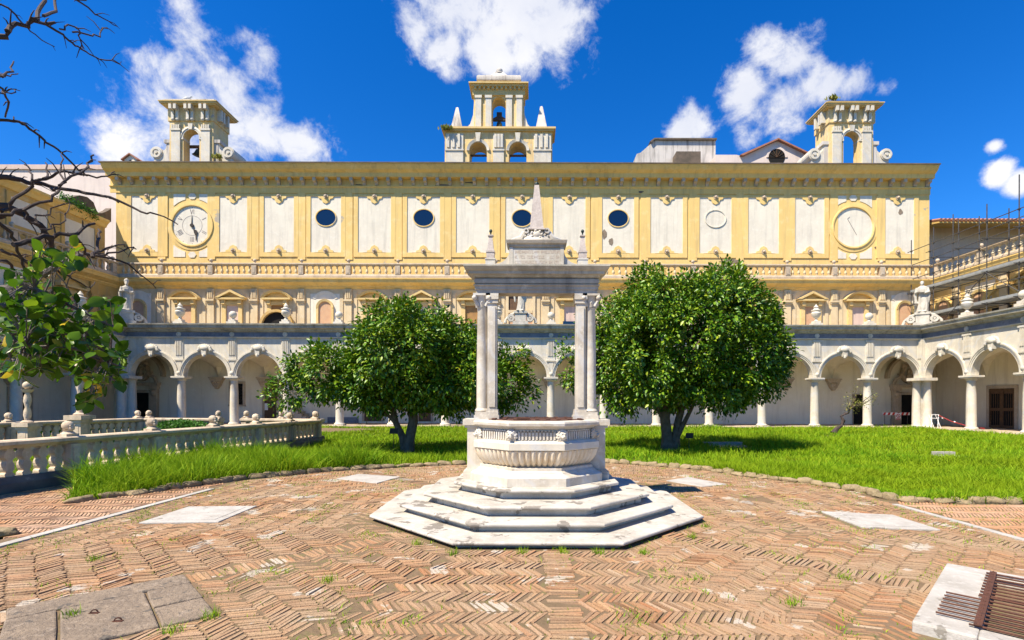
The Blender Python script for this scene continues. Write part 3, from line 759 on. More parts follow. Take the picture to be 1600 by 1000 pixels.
# attic of the left wing
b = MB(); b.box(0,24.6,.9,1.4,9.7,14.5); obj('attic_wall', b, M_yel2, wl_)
for i in range(6):
    x1 = 24.6-.9-i*3.47
    p = MB(); p.box(x1-2.3,x1,.885,.9,12.0,13.6); o = obj('panel', p, M_white, wl_)
    f = MB()
    for (a0,a1,z0,z1) in ((x1-2.55,x1-2.3,11.8,13.85),(x1,x1+.25,11.8,13.85),(x1-2.3,x1,11.8,12.0),(x1-2.3,x1,13.6,13.85)): f.box(a0,a1,.84,.9,z0,z1)
    obj('panel_frame', f, M_yel2, o)
b = MB(); b.run([(.9,13.95),(.80,13.98),(.70,14.2),(.55,14.35),(.55,14.5),(.9,14.62),(1.5,14.62),(1.5,13.95)],0,24.6); obj('attic_cornice', b, M_cornice, wl_)
b = MB(); vol = [(21.4,14.6),(21.8,15.0),(22.6,15.5),(23.2,15.62),(23.7,15.45),(23.95,15.0),(24.1,14.85),(24.4,14.95),(24.9,15.3),(25.2,15.6),(25.2,14.6)]
b.prism(vol, .95, 1.35); obj('volute', b, M_eave, wl_)
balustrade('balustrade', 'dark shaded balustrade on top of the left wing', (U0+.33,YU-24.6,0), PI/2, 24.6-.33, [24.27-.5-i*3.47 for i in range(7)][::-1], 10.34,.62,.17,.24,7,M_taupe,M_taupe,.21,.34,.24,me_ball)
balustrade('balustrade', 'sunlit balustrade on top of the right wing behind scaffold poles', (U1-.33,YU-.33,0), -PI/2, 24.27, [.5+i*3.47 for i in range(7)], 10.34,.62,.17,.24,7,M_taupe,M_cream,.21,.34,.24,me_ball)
# large arch on the right wing, second storey
d = MB(); d.ring(5.4,7.55,[(1.1,-.14),(1.1,0),(1.4,0),(1.4,-.20)],0,PI,22); d = obj('great_arch', d, M_yel, wr_)
e = MB(); e.prism([(5.4+1.1*math.cos(PI*k/20),7.55+1.1*math.sin(PI*k/20)) for k in range(21)]+[(4.3,6.2),(6.5,6.2)],-.03,-.005); obj('arch_back', e, M_yel2, d)
e = MB(); e.box(4.75,6.05,-.06,-.035,6.2,7.5); obj('door', e, M_dark, d)
# ------------------------------------------------------------------ things on and behind the roof
def archwall(b, x0, x1, z0, z1, openings, y0, y1):
    """a wall with round-headed openings (xc, half width, springing) from the wall's foot up"""
    xs = x0
    for (xc, r, zs) in openings:
        b.box(xs, xc-r, y0, y1, z0, zs); b.box(xs, xc-r, y0, y1, zs, z1)
        arc = [(xc+r*math.cos(PI*k/18), zs+r*math.sin(PI*k/18)) for k in range(19)]
        b.prism([(xc+r,z1)] + arc + [(xc-r,z1)], y0, y1); xs = xc + r
    b.box(xs, x1, y0, y1, z0, z1)
def scroll(b, cx, cz, r, y0, y1, s):
    b.disc(cx, cz, r, y0, y1, 20); b.ring(cx, cz, [(r*.55,y0-.05),(r*.55,y0),(r*.85,y0),(r*.85,y0-.05)], 0, 2*PI, 16)
    b.disc(cx, cz, r*.25, y0-.08, y0, 12)
def bell_mesh(s):
    b = MB(); b.lathe([(.36,0),(.40,.02),(.34,.10),(.26,.22),(.21,.42),(.18,.56),(.08,.64),(.05,.72)], seg=18)
    b.v = [(x*s,y*s,z*s) for x,y,z in b.v]; return b.mesh('bell', M_bronze, True)
def corner_tower(name, label, xc, flip, has_roofbird):
    t = thing(name, label, 'bell tower', (xc, 38.6, 18.4), 0)
    b = MB(); z1 = 4.3; archwall(b, -1.65, 1.65, 0, z1, [(0,.60,3.05)], 0, .70); b.box(-1.65,-1.38,.702,1.9,0,z1); b.box(1.38,1.65,.702,1.9,0,z1); obj('tower_wall', b, M_tower, t)
    for s in (-1,1):
        p = MB(); p.box(s*1.12-.33,s*1.12+.33,-.12,0,0,3.55); p.box(s*1.12-.37,s*1.12+.37,-.17,0,3.55,3.68)
        for k in range(4): p.box(s*1.12-.30+k*.16,s*1.12-.20+k*.16,-.16,-.0,3.68,3.98)
        obj('pilaster', p, M_marble, t)
        w = MB(); w.box(s*1.84-.17,s*1.84+.17,.1,1.8,0,2.75) if False else w.prism([(s*1.65,0),(s*2.05,0),(s*1.95,2.7),(s*1.65,2.7)],.12,1.78); w.box(s*1.85-.28,s*1.85+.28,.05,1.85,2.7,2.95)
        obj('side_pier', w, M_stainw, t)
        v = MB(); pts = [(s*1.95,2.75),(s*2.05,2.3),(s*2.3,2.05),(s*2.6,2.1),(s*2.9,2.1),(s*3.0,0),(s*1.95,0)]
        v.prism(pts,.15,1.75); scroll(v, s*2.72, 1.98, .45, .08, 1.82, s); obj('volute', v, M_marble, t)
        i = MB(); i.box(s*.72-.13,s*.72+.13,-.06,.74,2.92,3.06); obj('impost', i, M_marble, t)
    r = MB(); r.ring(0,3.05,[(.602,-.05),(.602,0),(.72,0),(.72,-.09),(.86,-.05)],0,PI,20); r.prism([(-.12,3.62),(.12,3.62),(.18,4.05),(-.18,4.05)],-.16,0); obj('archivolt', r, M_marble, t)
    e = MB(); e.box(-1.72,1.72,-.06,1.96,z1,5.35); obj('frieze', e, M_tower, t)
    for x in (-1.3,-.95,-.17,.17,.95,1.3):
        q = MB(); q.prism([(x-.1,4.35),(x+.1,4.35),(x+.1,5.35),(x-.1,5.35)],-.22,-.05); q.box(x-.1,x+.1,-.5,-.22,5.0,5.35); q.ball(x,-.16,4.35,.12,8); obj('bracket', q, M_marble, t)
    for s in (-1,1):
        for y in (.45,.75,1.3):
            q = MB(); q.box(min(s*1.72,s*2.05),max(s*1.72,s*2.05),y-.1,y+.1,4.5,5.35); obj('bracket', q, M_marble, t)
    k = MB(); 
    for (g,z,h) in ((.30,5.35,.08),(.40,5.43,.12),(.46,5.55,.06)): k.box(-1.72-g,1.72+g,-.06-g,1.96+g,z,z+h)
    obj('cornice', k, M_sur, t)
    k = MB(); k.box(-1.9,1.9,-.3,2.2,5.61,5.80); k.box(-1.5,1.5,0,1.9,5.80,5.92); obj('tower_roof', k, M_stainw if not flip else M_eave, t)
    bm = MB(); bm.box(-1.4,1.4,.85,1.05,2.75,2.92); bm.box(-1.4,1.4,.85,1.0,1.25,1.4) if not flip else None
    if not flip: obj('beam', bm, M_wood, t)
    return t
corner_tower('bell_tower', 'left bell tower with a small bell hanging in its arch', (298-VX)*38.6/F, False, True)
corner_tower('bell_tower', 'right bell tower with empty arch and weeds on its roof', (1329-VX)*38.6/F, True, False)
xb = (302-VX)*38.6/F
o = obj('bell', bell_mesh(.85), None, None, smooth=True, loc=(-25.88,39.55,18.4+2.12), rotz=0); o.rotation_euler = (0,R(14),0)
tag(o, 'small bronze bell hanging in the arch of the left bell tower', 'bell')
# central belfry
YB = 38.6; sc = YB/F
def bx(px): return (px-VX)*sc
def bz(py): return EYE+(VY-py)*sc
cx = bx(778)
t = thing('belfry', 'central belfry with three arches, two pointed pinnacles and a domed cap', 'bell tower', (cx, YB, 0))
lw = bx(862)-cx; z0 = 18.4; zl = bz(205)
b = MB(); archwall(b, -lw, lw, z0, zl, [(bx(746)-cx,.66,bz(236)),(bx(808)-cx,.66,bz(236))], 0, 1.6); obj('lower_wall', b, M_tower, t)
for x, w in ((-lw+.75,1.5),(0,1.0),(lw-.75,1.5)):
    p = MB(); p.box(x-w/2+.1,x+w/2-.1,-.12,0,z0,bz(237)); p.box(x-w/2+.05,x+w/2-.05,-.18,0,bz(237),bz(235))
    p.box(x-w/2+.1,x+w/2-.1,-.10,0,bz(235),zl-.25)
    for k in range(3): p.box(x-w/2+.18+k*(w-.3)/3, x-w/2+.36+k*(w-.3)/3,-.2,-.1,bz(232),zl-.3)
    obj('pilaster', p, M_marble, t)
for px in (746,808):
    r = MB(); r.ring(bx(px)-cx,bz(236),[(.662,-.07),(.662,0),(.86,0),(.86,-.12)],0,PI,20); x = bx(px)-cx
    r.prism([(x-.12,bz(223)),(x+.12,bz(223)),(x+.2,zl-.2),(x-.2,zl-.2)],-.2,0); obj('archivolt', r, M_marble, t)
    g = MB(); g.box(x-.68,x+.68,.7,.85,bz(237),bz(234.6)); obj('beam', g, M_wood, t)
k = MB(); k.box(-lw-.12,lw+.12,-.2,1.8,zl-.06,zl+.06); k.box(-lw-.24,lw+.24,-.30,1.90,zl+.06,zl+.2); obj('lower_cornice', k, M_sur, t)
uw = bx(817)-bx(778); zu0 = zl+.2; zu1 = bz(148)
b = MB(); archwall(b, -uw, uw, zu0, zu1, [(0,.52,bz(160))], .2, 1.4); obj('upper_wall', b, M_tower, t)
for s in (-1,1):
    for x in (s*.78, s*1.55):
        p = MB(); p.box(x-.22,x+.22,.08,.2,zu0,zu1-.05); p.box(x-.27,x+.27,.03,.2,zu1-.2,zu1); obj('pilaster', p, M_marble, t)
    v = MB(); v.prism([(s*uw,zu0+2.4),(s*(uw+.08),zu0+1.2),(s*(uw+.3),zu0+.5),(s*(uw+.75),zu0),(s*uw,zu0)] if s>0 else [(s*uw,zu0),(s*(uw+.75),zu0),(s*(uw+.3),zu0+.5),(s*(uw+.08),zu0+1.2),(s*uw,zu0+2.4)],.3,1.3); obj('buttress', v, M_marble, t)
k = MB()
k.box(-uw-.1,uw+.1,.05,1.5,zu1,bz(136))
for i in range(12): k.box(-uw+.05+i*.33,-uw+.2+i*.33,-.12,.05,bz(140),bz(136.4))
k.box(-uw-.22,uw+.22,-.15,1.7,bz(136),bz(133)); k.box(-uw-.36,uw+.36,-.28,1.85,bz(133),bz(131)); obj('upper_cornice', k, M_sur, t)
c = MB(); zc = bz(131)+.30
c.lathe([(2.25,0),(2.38,.06),(2.38,.30),(2.28,.40),(1.7,.48),(1.0,.62),(.62,.86),(.45,1.02)],0,.8,zc,4,PI/4,1,.45); c.lathe([(.30,.98),(.22,1.04),(.26,1.12),(.24,1.26),(.10,1.36),(.02,1.38)],0,.8,zc,14,0,1,.8); obj('cap', c, M_stainw, t, smooth=True)
for px, pt in ((711,169),(845,167)):
    x = bx(px)-cx; p = MB(); p.box(x-.55,x+.55,.3,1.3,zl+.2,zl+.34)
    p.lathe([(.64,zl+.34),(.14,bz(pt)+.42),(.03,bz(pt)+.5)],x,.8,0,4,PI/4); obj('pinnacle', p, M_stainw, t)
o = obj('bell', bell_mesh(1.0), None, None, smooth=True, loc=(cx,YB+.8,bz(201.5)+.32))
tag(o, 'larger green bronze bell in the top arch of the central belfry', 'bell')
yk = MB(); yk.prism([(-.47,-.02),(-.47,.14),(-.2,.3),(-.2,.62),(.2,.62),(.2,.3),(.47,.14),(.47,-.02)],-.1,.1); obj('yoke', yk, M_iron, o, loc=(0,0,.72))
# roofs beyond
t = thing('roof_building', 'white stained flat roofed block behind the palace roof', 'building', (0,46,0))
q = 46/F
b = MB(); b.prism([((p-VX)*q, EYE+(VY-y)*q) for p,y in ((994,262),(994,240),(1000,238),(1016,224),(1021,219),(1117,219),(1117,262))],0,6); obj('wall', b, M_stainw, t)
b = MB(); b.prism([((p-VX)*q, EYE+(VY-y)*q) for p,y in ((1014,221.5),(1021,216.5),(1118,216.5),(1118,219),(1021,219),(1016,224))],-.2,6.2); obj('coping', b, M_eave, t)
b = MB(); b.box((1050-VX)*q,(1087-VX)*q,-1.2,0,18,EYE+(VY-246)*q); obj('tank', b, M_eave, t)
t = thing('gabled_roof_building', 'pink gabled house end with a half round window behind the roof', 'building', (0,44,0))
q = 44/F
g1 = lambda p,y: ((p-VX)*q, EYE+(VY-y)*q)
b = MB(); b.prism([g1(1117,262),g1(1117,241),g1(1150,241),g1(1158,243),g1(1213,219),g1(1265,243),g1(1290,246),g1(1290,262)],0,4); obj('wall', b, M_pinkw, t)
b = MB(); b.prism([g1(1154,243),g1(1213,217),g1(1268,243),g1(1265,244),g1(1213,219.2),g1(1158,244.5)],-.3,4); obj('roof', b, M_tile, t)
xw, zw = g1(1212.5,245); b = MB(); b.ring(xw,zw,[(.72,-.06),(.72,0),(.9,0),(.9,-.06)],0,PI,18); w = obj('lunette_window', b, M_pinkw, t)
b = MB(); b.disc(xw,zw,.72,-.02,-.005,24); b.box(xw-.72,xw+.72,-.02,-.006,18,zw) if False else None; obj('pane', b, M_dark, w)
b = MB()
for k in range(7):
    a = PI*k/6; b.tube([(xw,-.05,zw),(xw+.72*math.cos(a),-.05,zw+.72*math.sin(a))],.02,4)
obj('fan_bars', b, M_wood, w)
t = thing('pink_building', 'plain pale pink wall rising behind the left wing', 'building', (0,45,0))
b = MB(); b.box(-75,-30.5,0,8,0,EYE+(VY-267)*45/F); obj('wall', b, M_pinkw, t)
b = MB(); b.box(-75,-30.5,-.12,8,EYE+(VY-267)*45/F,EYE+(VY-260)*45/F); obj('parapet', b, M_rose, t)
b = MB(); x = -36.2; b.box(x,x+1.6,-.15,0,18.2,19.6); obj('window', b, M_rose, t)
t = thing('tiled_building', 'brown tile roofed house with deep eaves beyond the right wing', 'building', (0,39.2,0))
b = MB(); b.box(29.0,52,0,6,0,15.2); obj('wall', b, M_rose, t)
b = MB(); b.run([(-2.2,14.62),(-2.2,14.72),(3,16.0),(3,15.2),(0,15.0)],29.4,52); obj('eave', b, M_yel2, t)
b = MB()
for k in range(76): b.tube([(29.5+k*.30,-2.32,14.82),(29.5+k*.30,3,16.1)],.11,6)
obj('tiles', b, M_tile, t)
# little roof hut, gull, weeds
t = thing('dormer_hut', 'tiny white gabled hut on the left corner of the palace roof', 'chimney', (W(203,250,38.2)[0],38.2,19.0))
b = MB(); b.prism([(-.45,0),(.45,0),(.45,.62),(0,.95),(-.45,.62)],0,1.4); obj('wall', b, M_white, t)
b = MB(); b.prism([(-.62,.52),(0,.97),(.62,.52),(.62,.6),(0,1.06),(-.62,.6)],-.15,1.5); obj('roof', b, M_tile, t)
b = MB(); b.prism([(-.12,.2),(.12,.2),(.12,.5),(0,.6),(-.12,.5)],-.02,.0); obj('opening', b, M_dark, t)
gb = MB(); gb.lathe([(.01,-.34),(.06,-.25),(.13,-.08),(.14,.05),(.09,.18),(.06,.24),(.075,.31),(.05,.37),(.02,.42),(.005,.47)],seg=12)
gb.v = [(z, x, y*1.0+.0) for x,y,z in gb.v]
gb.v = [(x, y, z + (.10 if x > .2 else .0)*min(1,(x-.2)/.1 if x>.2 else 0)) for x,y,z in gb.v]
gb.tube([(.02,.04,-.1),(.02,.04,-.26)],.012,5); gb.tube([(-.02,-.04,-.1),(-.02,-.04,-.26)],.012,5)
o = obj('gull', gb, M_feather, smooth=True, loc=(W(288,150,38.7)[0],38.9,24.32+.25)); o.rotation_euler = (0,R(-12),R(10))
tag(o, 'seagull standing on the flat roof of the left bell tower', 'bird')

# ------------------------------------------------------------------ urns, balls and statues on the arcade cornice
ZC = 6.66
me_pl = None
def urn_root(label, loc):
    t = thing('urn', label, 'urn', loc, 0, 'stone finials on the arcade cornice')
    obj('pedestal', ME_URN_P, None, t); obj('vase', ME_URN_V, None, t); return t
ME_URN_P = ME('pedestal', M_marble, lambda b: (b.bxc(0,0,-.05,.62,.5,.20), b.bxc(0,0,.15,.42,.4,.14)))
ME_URN_V = ME('vase', M_marble, lambda b: b.lathe([(.16,.29),(.09,.36),(.07,.44),(.16,.52),(.27,.66),(.30,.80),(.24,.92),(.30,.97),(.30,1.02),(.18,1.06),(.12,1.14),(.16,1.2),(.08,1.3),(.02,1.4)], seg=18), True)
ME_BALL = ME('ball', M_marble, lambda b: (b.lathe([(.18,.20),(.12,.30),(.09,.42)],seg=14), b.ball(0,0,.62,.24,16)), True)
def ball_root(label, loc):
    t = thing('ball_finial', label, 'finial', loc, 0, 'stone finials on the arcade cornice')
    obj('pedestal', ME_URN_P, None, t); obj('ball', ME_BALL, None, t); return t
cu = cb = 0
for i in range(1, NB):
    x = XL + i*B
    if i in (7, 8) and False: continue
    if i % 2 == 1:
        urn_root('%s urn from the left on the cornice of the far arcade' % ORD[cu], (x,YA+.05,ZC)); cu += 1
    else:
        ball_root('%s stone ball from the left on the cornice of the far arcade' % ORD[cb], (x,YA+.05,ZC)); cb += 1
urn_root('wide urn on the right wing cornice in front of the scaffolding', (XR-.05,YA-B,ZC))
ball_root('stone ball on the right wing cornice near the frame edge', (XR-.05,YA-2*B,ZC))
urn_root('urn on the shaded left wing cornice beside the leaves', (XL+.05,YA-B,ZC))
ball_root('ball finial on the shaded left wing cornice behind the leaves', (XL+.05,YA-2*B,ZC))

def statue(label, loc, rotz, h, mitre=False, ped=True, slim=False):
    t = thing('statue', label, 'statue', loc, rotz)
    zp = .85
    if ped:
        p = MB(); p.bxc(0,0,-.05,1.0,.7,.25); p.bxc(0,0,.2,.72,.55,.5); p.bxc(0,0,.70,.86,.66,.15)
        for s in (-1,1):
            p.ring(s*.62,.42,[(.10,-.22),(.10,.22),(.24,.22),(.24,-.22)],0,2*PI,18); p.disc(s*.62,.42,.07,-.24,.24,10)
            p.tube([(s*.40,0,.72),(s*.62,0,.66),(s*.95,0,.34),(s*1.0,0,.1)],[.1,.09,.09,.12],8)
        obj('pedestal', p, M_statue, t, smooth=True)
    b = MB(); n = 28
    w = .30 if not slim else .25
    prof = [(0,w*1.02,w*.86),(.10,w*1.0,w*.84),(.25,w*.92,w*.78),(.42,w*.86,w*.72),(.52,w*.84,w*.66),(.60,w*.82,w*.62),(.70,w*.92,w*.62),(.77,w*.90,w*.58),(.80,w*.72,w*.5),(.825,w*.36,w*.36),(.845,w*.26,w*.27)]
    vs = []; fs = []
    for i,(z,a,c) in enumerate(prof):
        for k in range(n):
            q = 2*PI*k/n; fold = 1 + (.09*math.sin(7*q+z*6)+.05*math.sin(11*q-z*9))*max(0,(.74-z))/.74
            vs.append((a*h*.5*math.cos(q)*fold+ .03*h*math.sin(z*4), c*h*.5*math.sin(q)*fold, z*h))
    for i in range(len(prof)-1):
        for k in range(n): k2=(k+1)%n; fs.append((i*n+k,i*n+k2,(i+1)*n+k2,(i+1)*n+k))
    fs.append(tuple(range(n-1,-1,-1))); fs.append(tuple((len(prof)-1)*n+k for k in range(n))); b.add(vs,fs)
    hx = .03*h*math.sin(.85*4)
    b.ball(hx,-.01*h,.905*h,.062*h,14,.86,1,1.2); b.lathe([(.022*h,-.03*h),(.012*h,.0)],hx,-.068*h,.905*h,6)
    if mitre: b.lathe([(.062*h,.0),(.075*h,.05*h),(.06*h,.10*h),(.01*h,.15*h)],hx,0,.935*h,14,0,1,.6)
    else: b.ball(hx,.012*h,.925*h,.062*h,12,.95,1,1.05)
    b.ball(hx,-.045*h,.865*h,.036*h,8)
    # arms: one across the breast with a book, one lower
    for s in (-1,1):
        sh = (hx+s*.125*h,0,.765*h); el = (hx+s*.165*h,-.06*h,.61*h); ha = (hx+s*(.02 if s<0 else .06)*h,-.155*h,(.66 if s<0 else .58)*h)
        b.tube([sh,el,ha],[.05*h,.045*h,.028*h],10); b.ball(*ha,.03*h,8)
        b.tube([sh,(hx+s*.17*h,0,.55*h),(hx+s*.15*h,-.02*h,.28*h)],[.045*h,.05*h,.03*h],8)
    b.box(hx-.07*h,hx+.05*h,-.20*h,-.15*h,.60*h,.71*h)
    b.ball(hx-.08*h,-.13*h,.02*h,.045*h,8,1,1.4,.6); b.ball(hx+.07*h,-.13*h,.02*h,.045*h,8,1,1.4,.6)
    o = obj('figure', b, M_statue, t, loc=(0,0,zp if ped else 0))
    md = o.modifiers.new('fuse','REMESH'); md.mode='VOXEL'; md.voxel_size=h*.014; md.use_smooth_shade=True
    return t
statue('robed bishop statue with a tall mitre on the left corner of the cornice', (XL+.1,YA-.1,ZC), R(38), 1.95, True)
statue('pale robed saint statue on the right corner below the scaffolding', (XR-.1,YA-.1,ZC), R(-35), 2.1, False)
statue('standing saint statue on a scrolled pedestal seen between the well columns', (W(813,500,YA)[0],YA-.05,ZC), 0, 2.2, False, True, True)
statue('robed statue on the right wing cornice at the frame edge', (XR-.05,YA-2.6*B+.9,ZC), R(-80), 1.9, False)

# ------------------------------------------------------------------ scaffolding on the right wing terrace
t = thing('scaffolding', 'dark tubular scaffolding with grey decks in front of the right wing', 'scaffold', (XR,YA,6.22))
ys = [36.2-YA-2.0*i for i in range(7)]
for row, x in ((0,1.25),(1,2.55)):
    for i, y in enumerate(ys):
        p = MB(); top = 6.9 + (1.1 if (i*2+row) % 5 == 3 else 0) + .25*((i+row)%2); p.tube([(x,y,0),(x,y,top)],.03,7); p.bxc(x,y,-.01,.16,.16,.03)
        for z in (1.25,2.3,3.1,4.1,5.1,6.1): p.bxc(x,y,z-.05,.10,.10,.10)
        obj('pole', p, M_steel, t)
    for z in (.35,1.25,2.3,3.1,4.1,5.1,6.1):
        l = MB(); l.tube([(x-.04,ys[-1]-.4,z),(x-.04,ys[0]+.3,z)],.026,7); obj('ledger', l, M_steel, t)
for i, y in enumerate(ys):
    for z in (1.25,3.1,5.1):
        l = MB(); l.tube([(1.0,y+.06,z+.05),(2.85,y+.06,z+.05)],.026,7); obj('transom', l, M_steel, t)
for z in (1.32,3.18):
    for k in range(3):
        d = MB(); x = 1.32+k*.40
        for i in range(6): d.box(x,x+.37,ys[i+1]+.02,ys[i]-.02,z,z+.07)
        obj('deck_plank', d, M_plank, t)
    d = MB(); d.box(1.20,1.23,ys[-1],ys[0],z+.02,z+.17); obj('toe_board', d, M_plank, t)
b = MB(); b.tube([(1.2,ys[1],.1),(1.2,ys[3],3.1)],.026,6); b.tube([(1.2,ys[5],.1),(1.2,ys[3],3.1)],.026,6); obj('brace', b, M_steel, t)

# ------------------------------------------------------------------ the well
WX, WY = .08, 8.2
t = thing('well', 'octagonal white marble well with a columned canopy and obelisk on stepped base', 'well', (WX,WY,0))
def stepprof(a, z0, z1):
    h = z1-z0; n = min(.045,h*.42)
    return [(a-.115,z0),(a-.11,z1-n-.015),(a-.05,z1-n-.004),(a-.012,z1-n),(a,z1-n*.75),(a,z1-n*.3),(a-.012,z1),(.3,z1)]
for a, z0, z1 in ((2.36,-.02,.085),(1.975,.085,.205),(1.66,.205,.345),(1.24,.345,.485)):
    b = MB(); b.octa(stepprof(a,z0,z1),0,0); o = obj('step', b, M_step, t)
    bv = o.modifiers.new('wear','BEVEL'); bv.width=.008; bv.segments=2; bv.limit_method='ANGLE'; bv.angle_limit=R(40)
b = MB(); b.octa([(1.00,.485),(1.00,.60),(.985,.615),(.93,.635),(.90,.66),(.90,.665),(.86,.69),(.86,.725),(.80,.735),(.2,.735)],0,0); obj('basin_foot', b, M_well, t)
def lobed(prof, ncor, depth):
    n = 8*ncor; vs=[]; fs=[]
    for (r,z,dp) in prof:
        for k in range(n):
            a = 2*PI*k/n + PI/8
            aa = ((a - 0) % (PI/4)) - PI/8 if False else (((a + PI/8) % (PI/4)) - PI/8)
            rr = r/math.cos(aa); q = (k % 6)/6.0
            rr += dp*(abs(math.sin(PI*q)) - .75)
            vs.append((rr*math.cos(a), rr*math.sin(a), z))
    for i in range(len(prof)-1):
        for k in range(n): k2=(k+1)%n; fs.append((i*n+k,i*n+k2,(i+1)*n+k2,(i+1)*n+k))
    return vs, fs
b = MB(); b.add(*lobed([(.77,.735,.0),(.80,.745,.05),(.86,.80,.05),(.905,.87,.045),(.93,.94,.04),(.935,.975,.03),(.90,.985,0),(.3,.985,0)],48,0)); obj('lobed_bowl', b, M_honey, t, smooth=True)
b = MB(); b.octa([(.5,.985),(.945,.985),(.955,.995),(.955,1.085),(.945,1.092),(.925,1.095),(.905,1.115),(.885,1.12),(.5,1.12)],0,0); obj('band', b, M_marble, t)
b = MB(); b.octa([(.5,1.12),(.855,1.12),(.855,1.285),(.5,1.285)],0,0)
for k in range(8):                      # fluted frieze on each side
    a = k*PI/4; s0 = len(b.v); s = .855*2*math.tan(PI/8)
    for j in range(11):
        x = -s/2+.10+j*(s-.20)/10
        b.box(x-.014,x+.014,-.855-.03,-.855,1.135,1.262)
    for j in range(10):
        x = -s/2+.10+(j+.5)*(s-.20)/10; b.ring(x,1.245,[(.014,-.885),(.014,-.855),(.03,-.855),(.03,-.885)],0,PI,8)
    b.box(-s/2,s/2,-.872,-.855,1.12,1.135)
    b.move(0,0,0,a,s0)
obj('fluted_frieze', b, M_well, t)
b = MB(); b.octa([(.5,1.285),(.87,1.285),(.885,1.30),(.89,1.315),(.935,1.325),(.955,1.34),(.96,1.375),(.945,1.40),(.90,1.405),(.72,1.405),(.72,1.30)],0,0); o = obj('rim', b, M_well, t)
# lion masks on the corners
def lion():
    b = MB(); b.ball(0,0,0,.055,12,1,.8,1.1); b.ball(0,-.05,-.02,.030,10,1.1,1.1,.8); b.ball(0,-.075,-.012,.013,8)
    for s in (-1,1): b.ball(s*.024,-.042,.022,.012,8); b.ball(s*.048,-.005,.048,.017,8); b.ball(s*.02,-.06,-.03,.017,8)
    b.ball(0,-.05,-.05,.018,8)
    for k in range(12):
        a = 2*PI*k/12; b.ball(.062*math.cos(a),.012,.070*math.sin(a)-.005,.023,8)
        b.ball(.078*math.cos(a+.26),.022,.088*math.sin(a+.26)-.01,.018,8)
    return b.mesh('lion_mask', M_well, True)
ml = lion()
for k in range(8):
    a = -PI/2 + PI/8 + k*PI/4; r = .855/math.cos(PI/8)+.035
    o = obj('lion_mask', ml, None, t, loc=(r*math.cos(a), r*math.sin(a), 1.205), rotz=a+PI/2)
    if k == 0: md = o.modifiers.new('fuse','REMESH')
    else: md = o.modifiers.new('fuse','REMESH')
    md.mode='VOXEL'; md.voxel_size=.006; md.use_smooth_shade=True
b = MB(); b.octa([(.2,1.395),(.74,1.395),(.74,1.412),(.2,1.414)],0,0)
for k in range(9): b.box(-.68+k*.165,-.62+k*.165,-.5,.5,1.414,1.428)
b.box(-.7,.7,-.03,.03,1.428,1.436); b.box(-.28,-.10,-.6,-.42,1.42,1.45); obj('lid', b, M_rust, t)
# side buttresses and paired supports
for s in (-1,1):
    x = s*.93
    b = MB(); 
    b.box(x-.20,x+.20,-.27,.27,.485,.56); b.box(x-.17,x+.17,-.24,.24,.56,.62); b.box(x-.145,x+.145,-.22,.22,.62,1.28); b.box(x-.18,x+.18,-.25,.25,1.28,1.32); b.box(x-.21,x+.21,-.27,.27,1.32,1.41)
    b.box(x-.145-.06,x+.145+.06,-.25,.25,.56,.60)
    obj('buttress', b, M_well, t)
    cxp = s*.865; pxp = s*.70
    b = MB(); b.box(min(s*.585,s*.98),max(s*.585,s*.98),-.16,.16,1.41,1.47); b.box(min(s*.60,s*.965),max(s*.60,s*.965),-.145,.145,1.47,1.52); obj('support_base', b, M_well, t)
    c = MB(); c.lathe([(.105,1.52),(.115,1.54),(.105,1.56),(.092,1.575),(.090,1.6),(.090,2.3),(.078,3.16),(.088,3.175),(.08,3.19)],cxp,0,0,28)
    c = obj('column', c, M_well, t, smooth=True)
    k = MB(); k.lathe([(.08,3.19),(.085,3.26),(.11,3.33),(.125,3.36)],cxp,0,0,20); k.bxc(cxp,0,3.36,.27,.27,.035)
    for sx in (-1,1):
        for sy in (-1,1):
            k.ball(cxp+sx*.115,sy*.115,3.325,.042,10); k.tube([(cxp+sx*.07,sy*.07,3.2),(cxp+sx*.10,sy*.10,3.27),(cxp+sx*.125,sy*.125,3.29)],[.03,.025,.012],6)
    for q in range(8):
        a = q*PI/4; k.tube([(cxp+.08*math.cos(a),.08*math.sin(a),3.19),(cxp+.1*math.cos(a),.1*math.sin(a),3.25),(cxp+.125*math.cos(a),.125*math.sin(a),3.26)],[.026,.022,.008],6)
    obj('capital', k, M_well, c, smooth=True)
    p = MB(); p.box(pxp-.075,pxp+.075,-.10,.10,1.56,3.24); p.box(pxp-.05,pxp+.05,-.118,-.10,1.60,3.18); p.box(pxp-.095,pxp+.095,-.125,.125,1.52,1.56); p.box(pxp-.09,pxp+.09,-.12,.12,3.24,3.30); p.box(pxp-.10,pxp+.10,-.135,.135,3.30,3.395)
    obj('pier', p, M_well, t)
def box_prof(b, prof, hx, hy):                    # rectangular moulding: (offset, z)
    n = len(prof); vs=[]; fs=[]
    for (o_, z) in prof: vs += [(-hx-o_,-hy-o_,z),(hx+o_,-hy-o_,z),(hx+o_,hy+o_,z),(-hx-o_,hy+o_,z)]
    for i in range(n-1):
        for k in range(4): k2=(k+1)%4; fs.append((i*4+k,i*4+k2,(i+1)*4+k2,(i+1)*4+k))
    fs.append((3,2,1,0)); fs.append(tuple((n-1)*4+k for k in range(4))); b.add(vs,fs)
HX, HY = .955, .13
kz = lambda L_: [(o_, 3.395+(z_-3.395)*.70) for o_, z_ in L_]
b = MB(); box_prof(b,kz([(0,3.395),(0,3.47),(.015,3.475),(.015,3.545),(.035,3.56),(.035,3.585)]),HX,HY); obj('architrave', b, M_grey, t)
b = MB(); box_prof(b,kz([(-.005,3.585),(.02,3.61),(.03,3.66),(.02,3.71),(-.005,3.735)]),HX,HY); obj('pulvinated_frieze', b, M_grey, t, smooth=True)
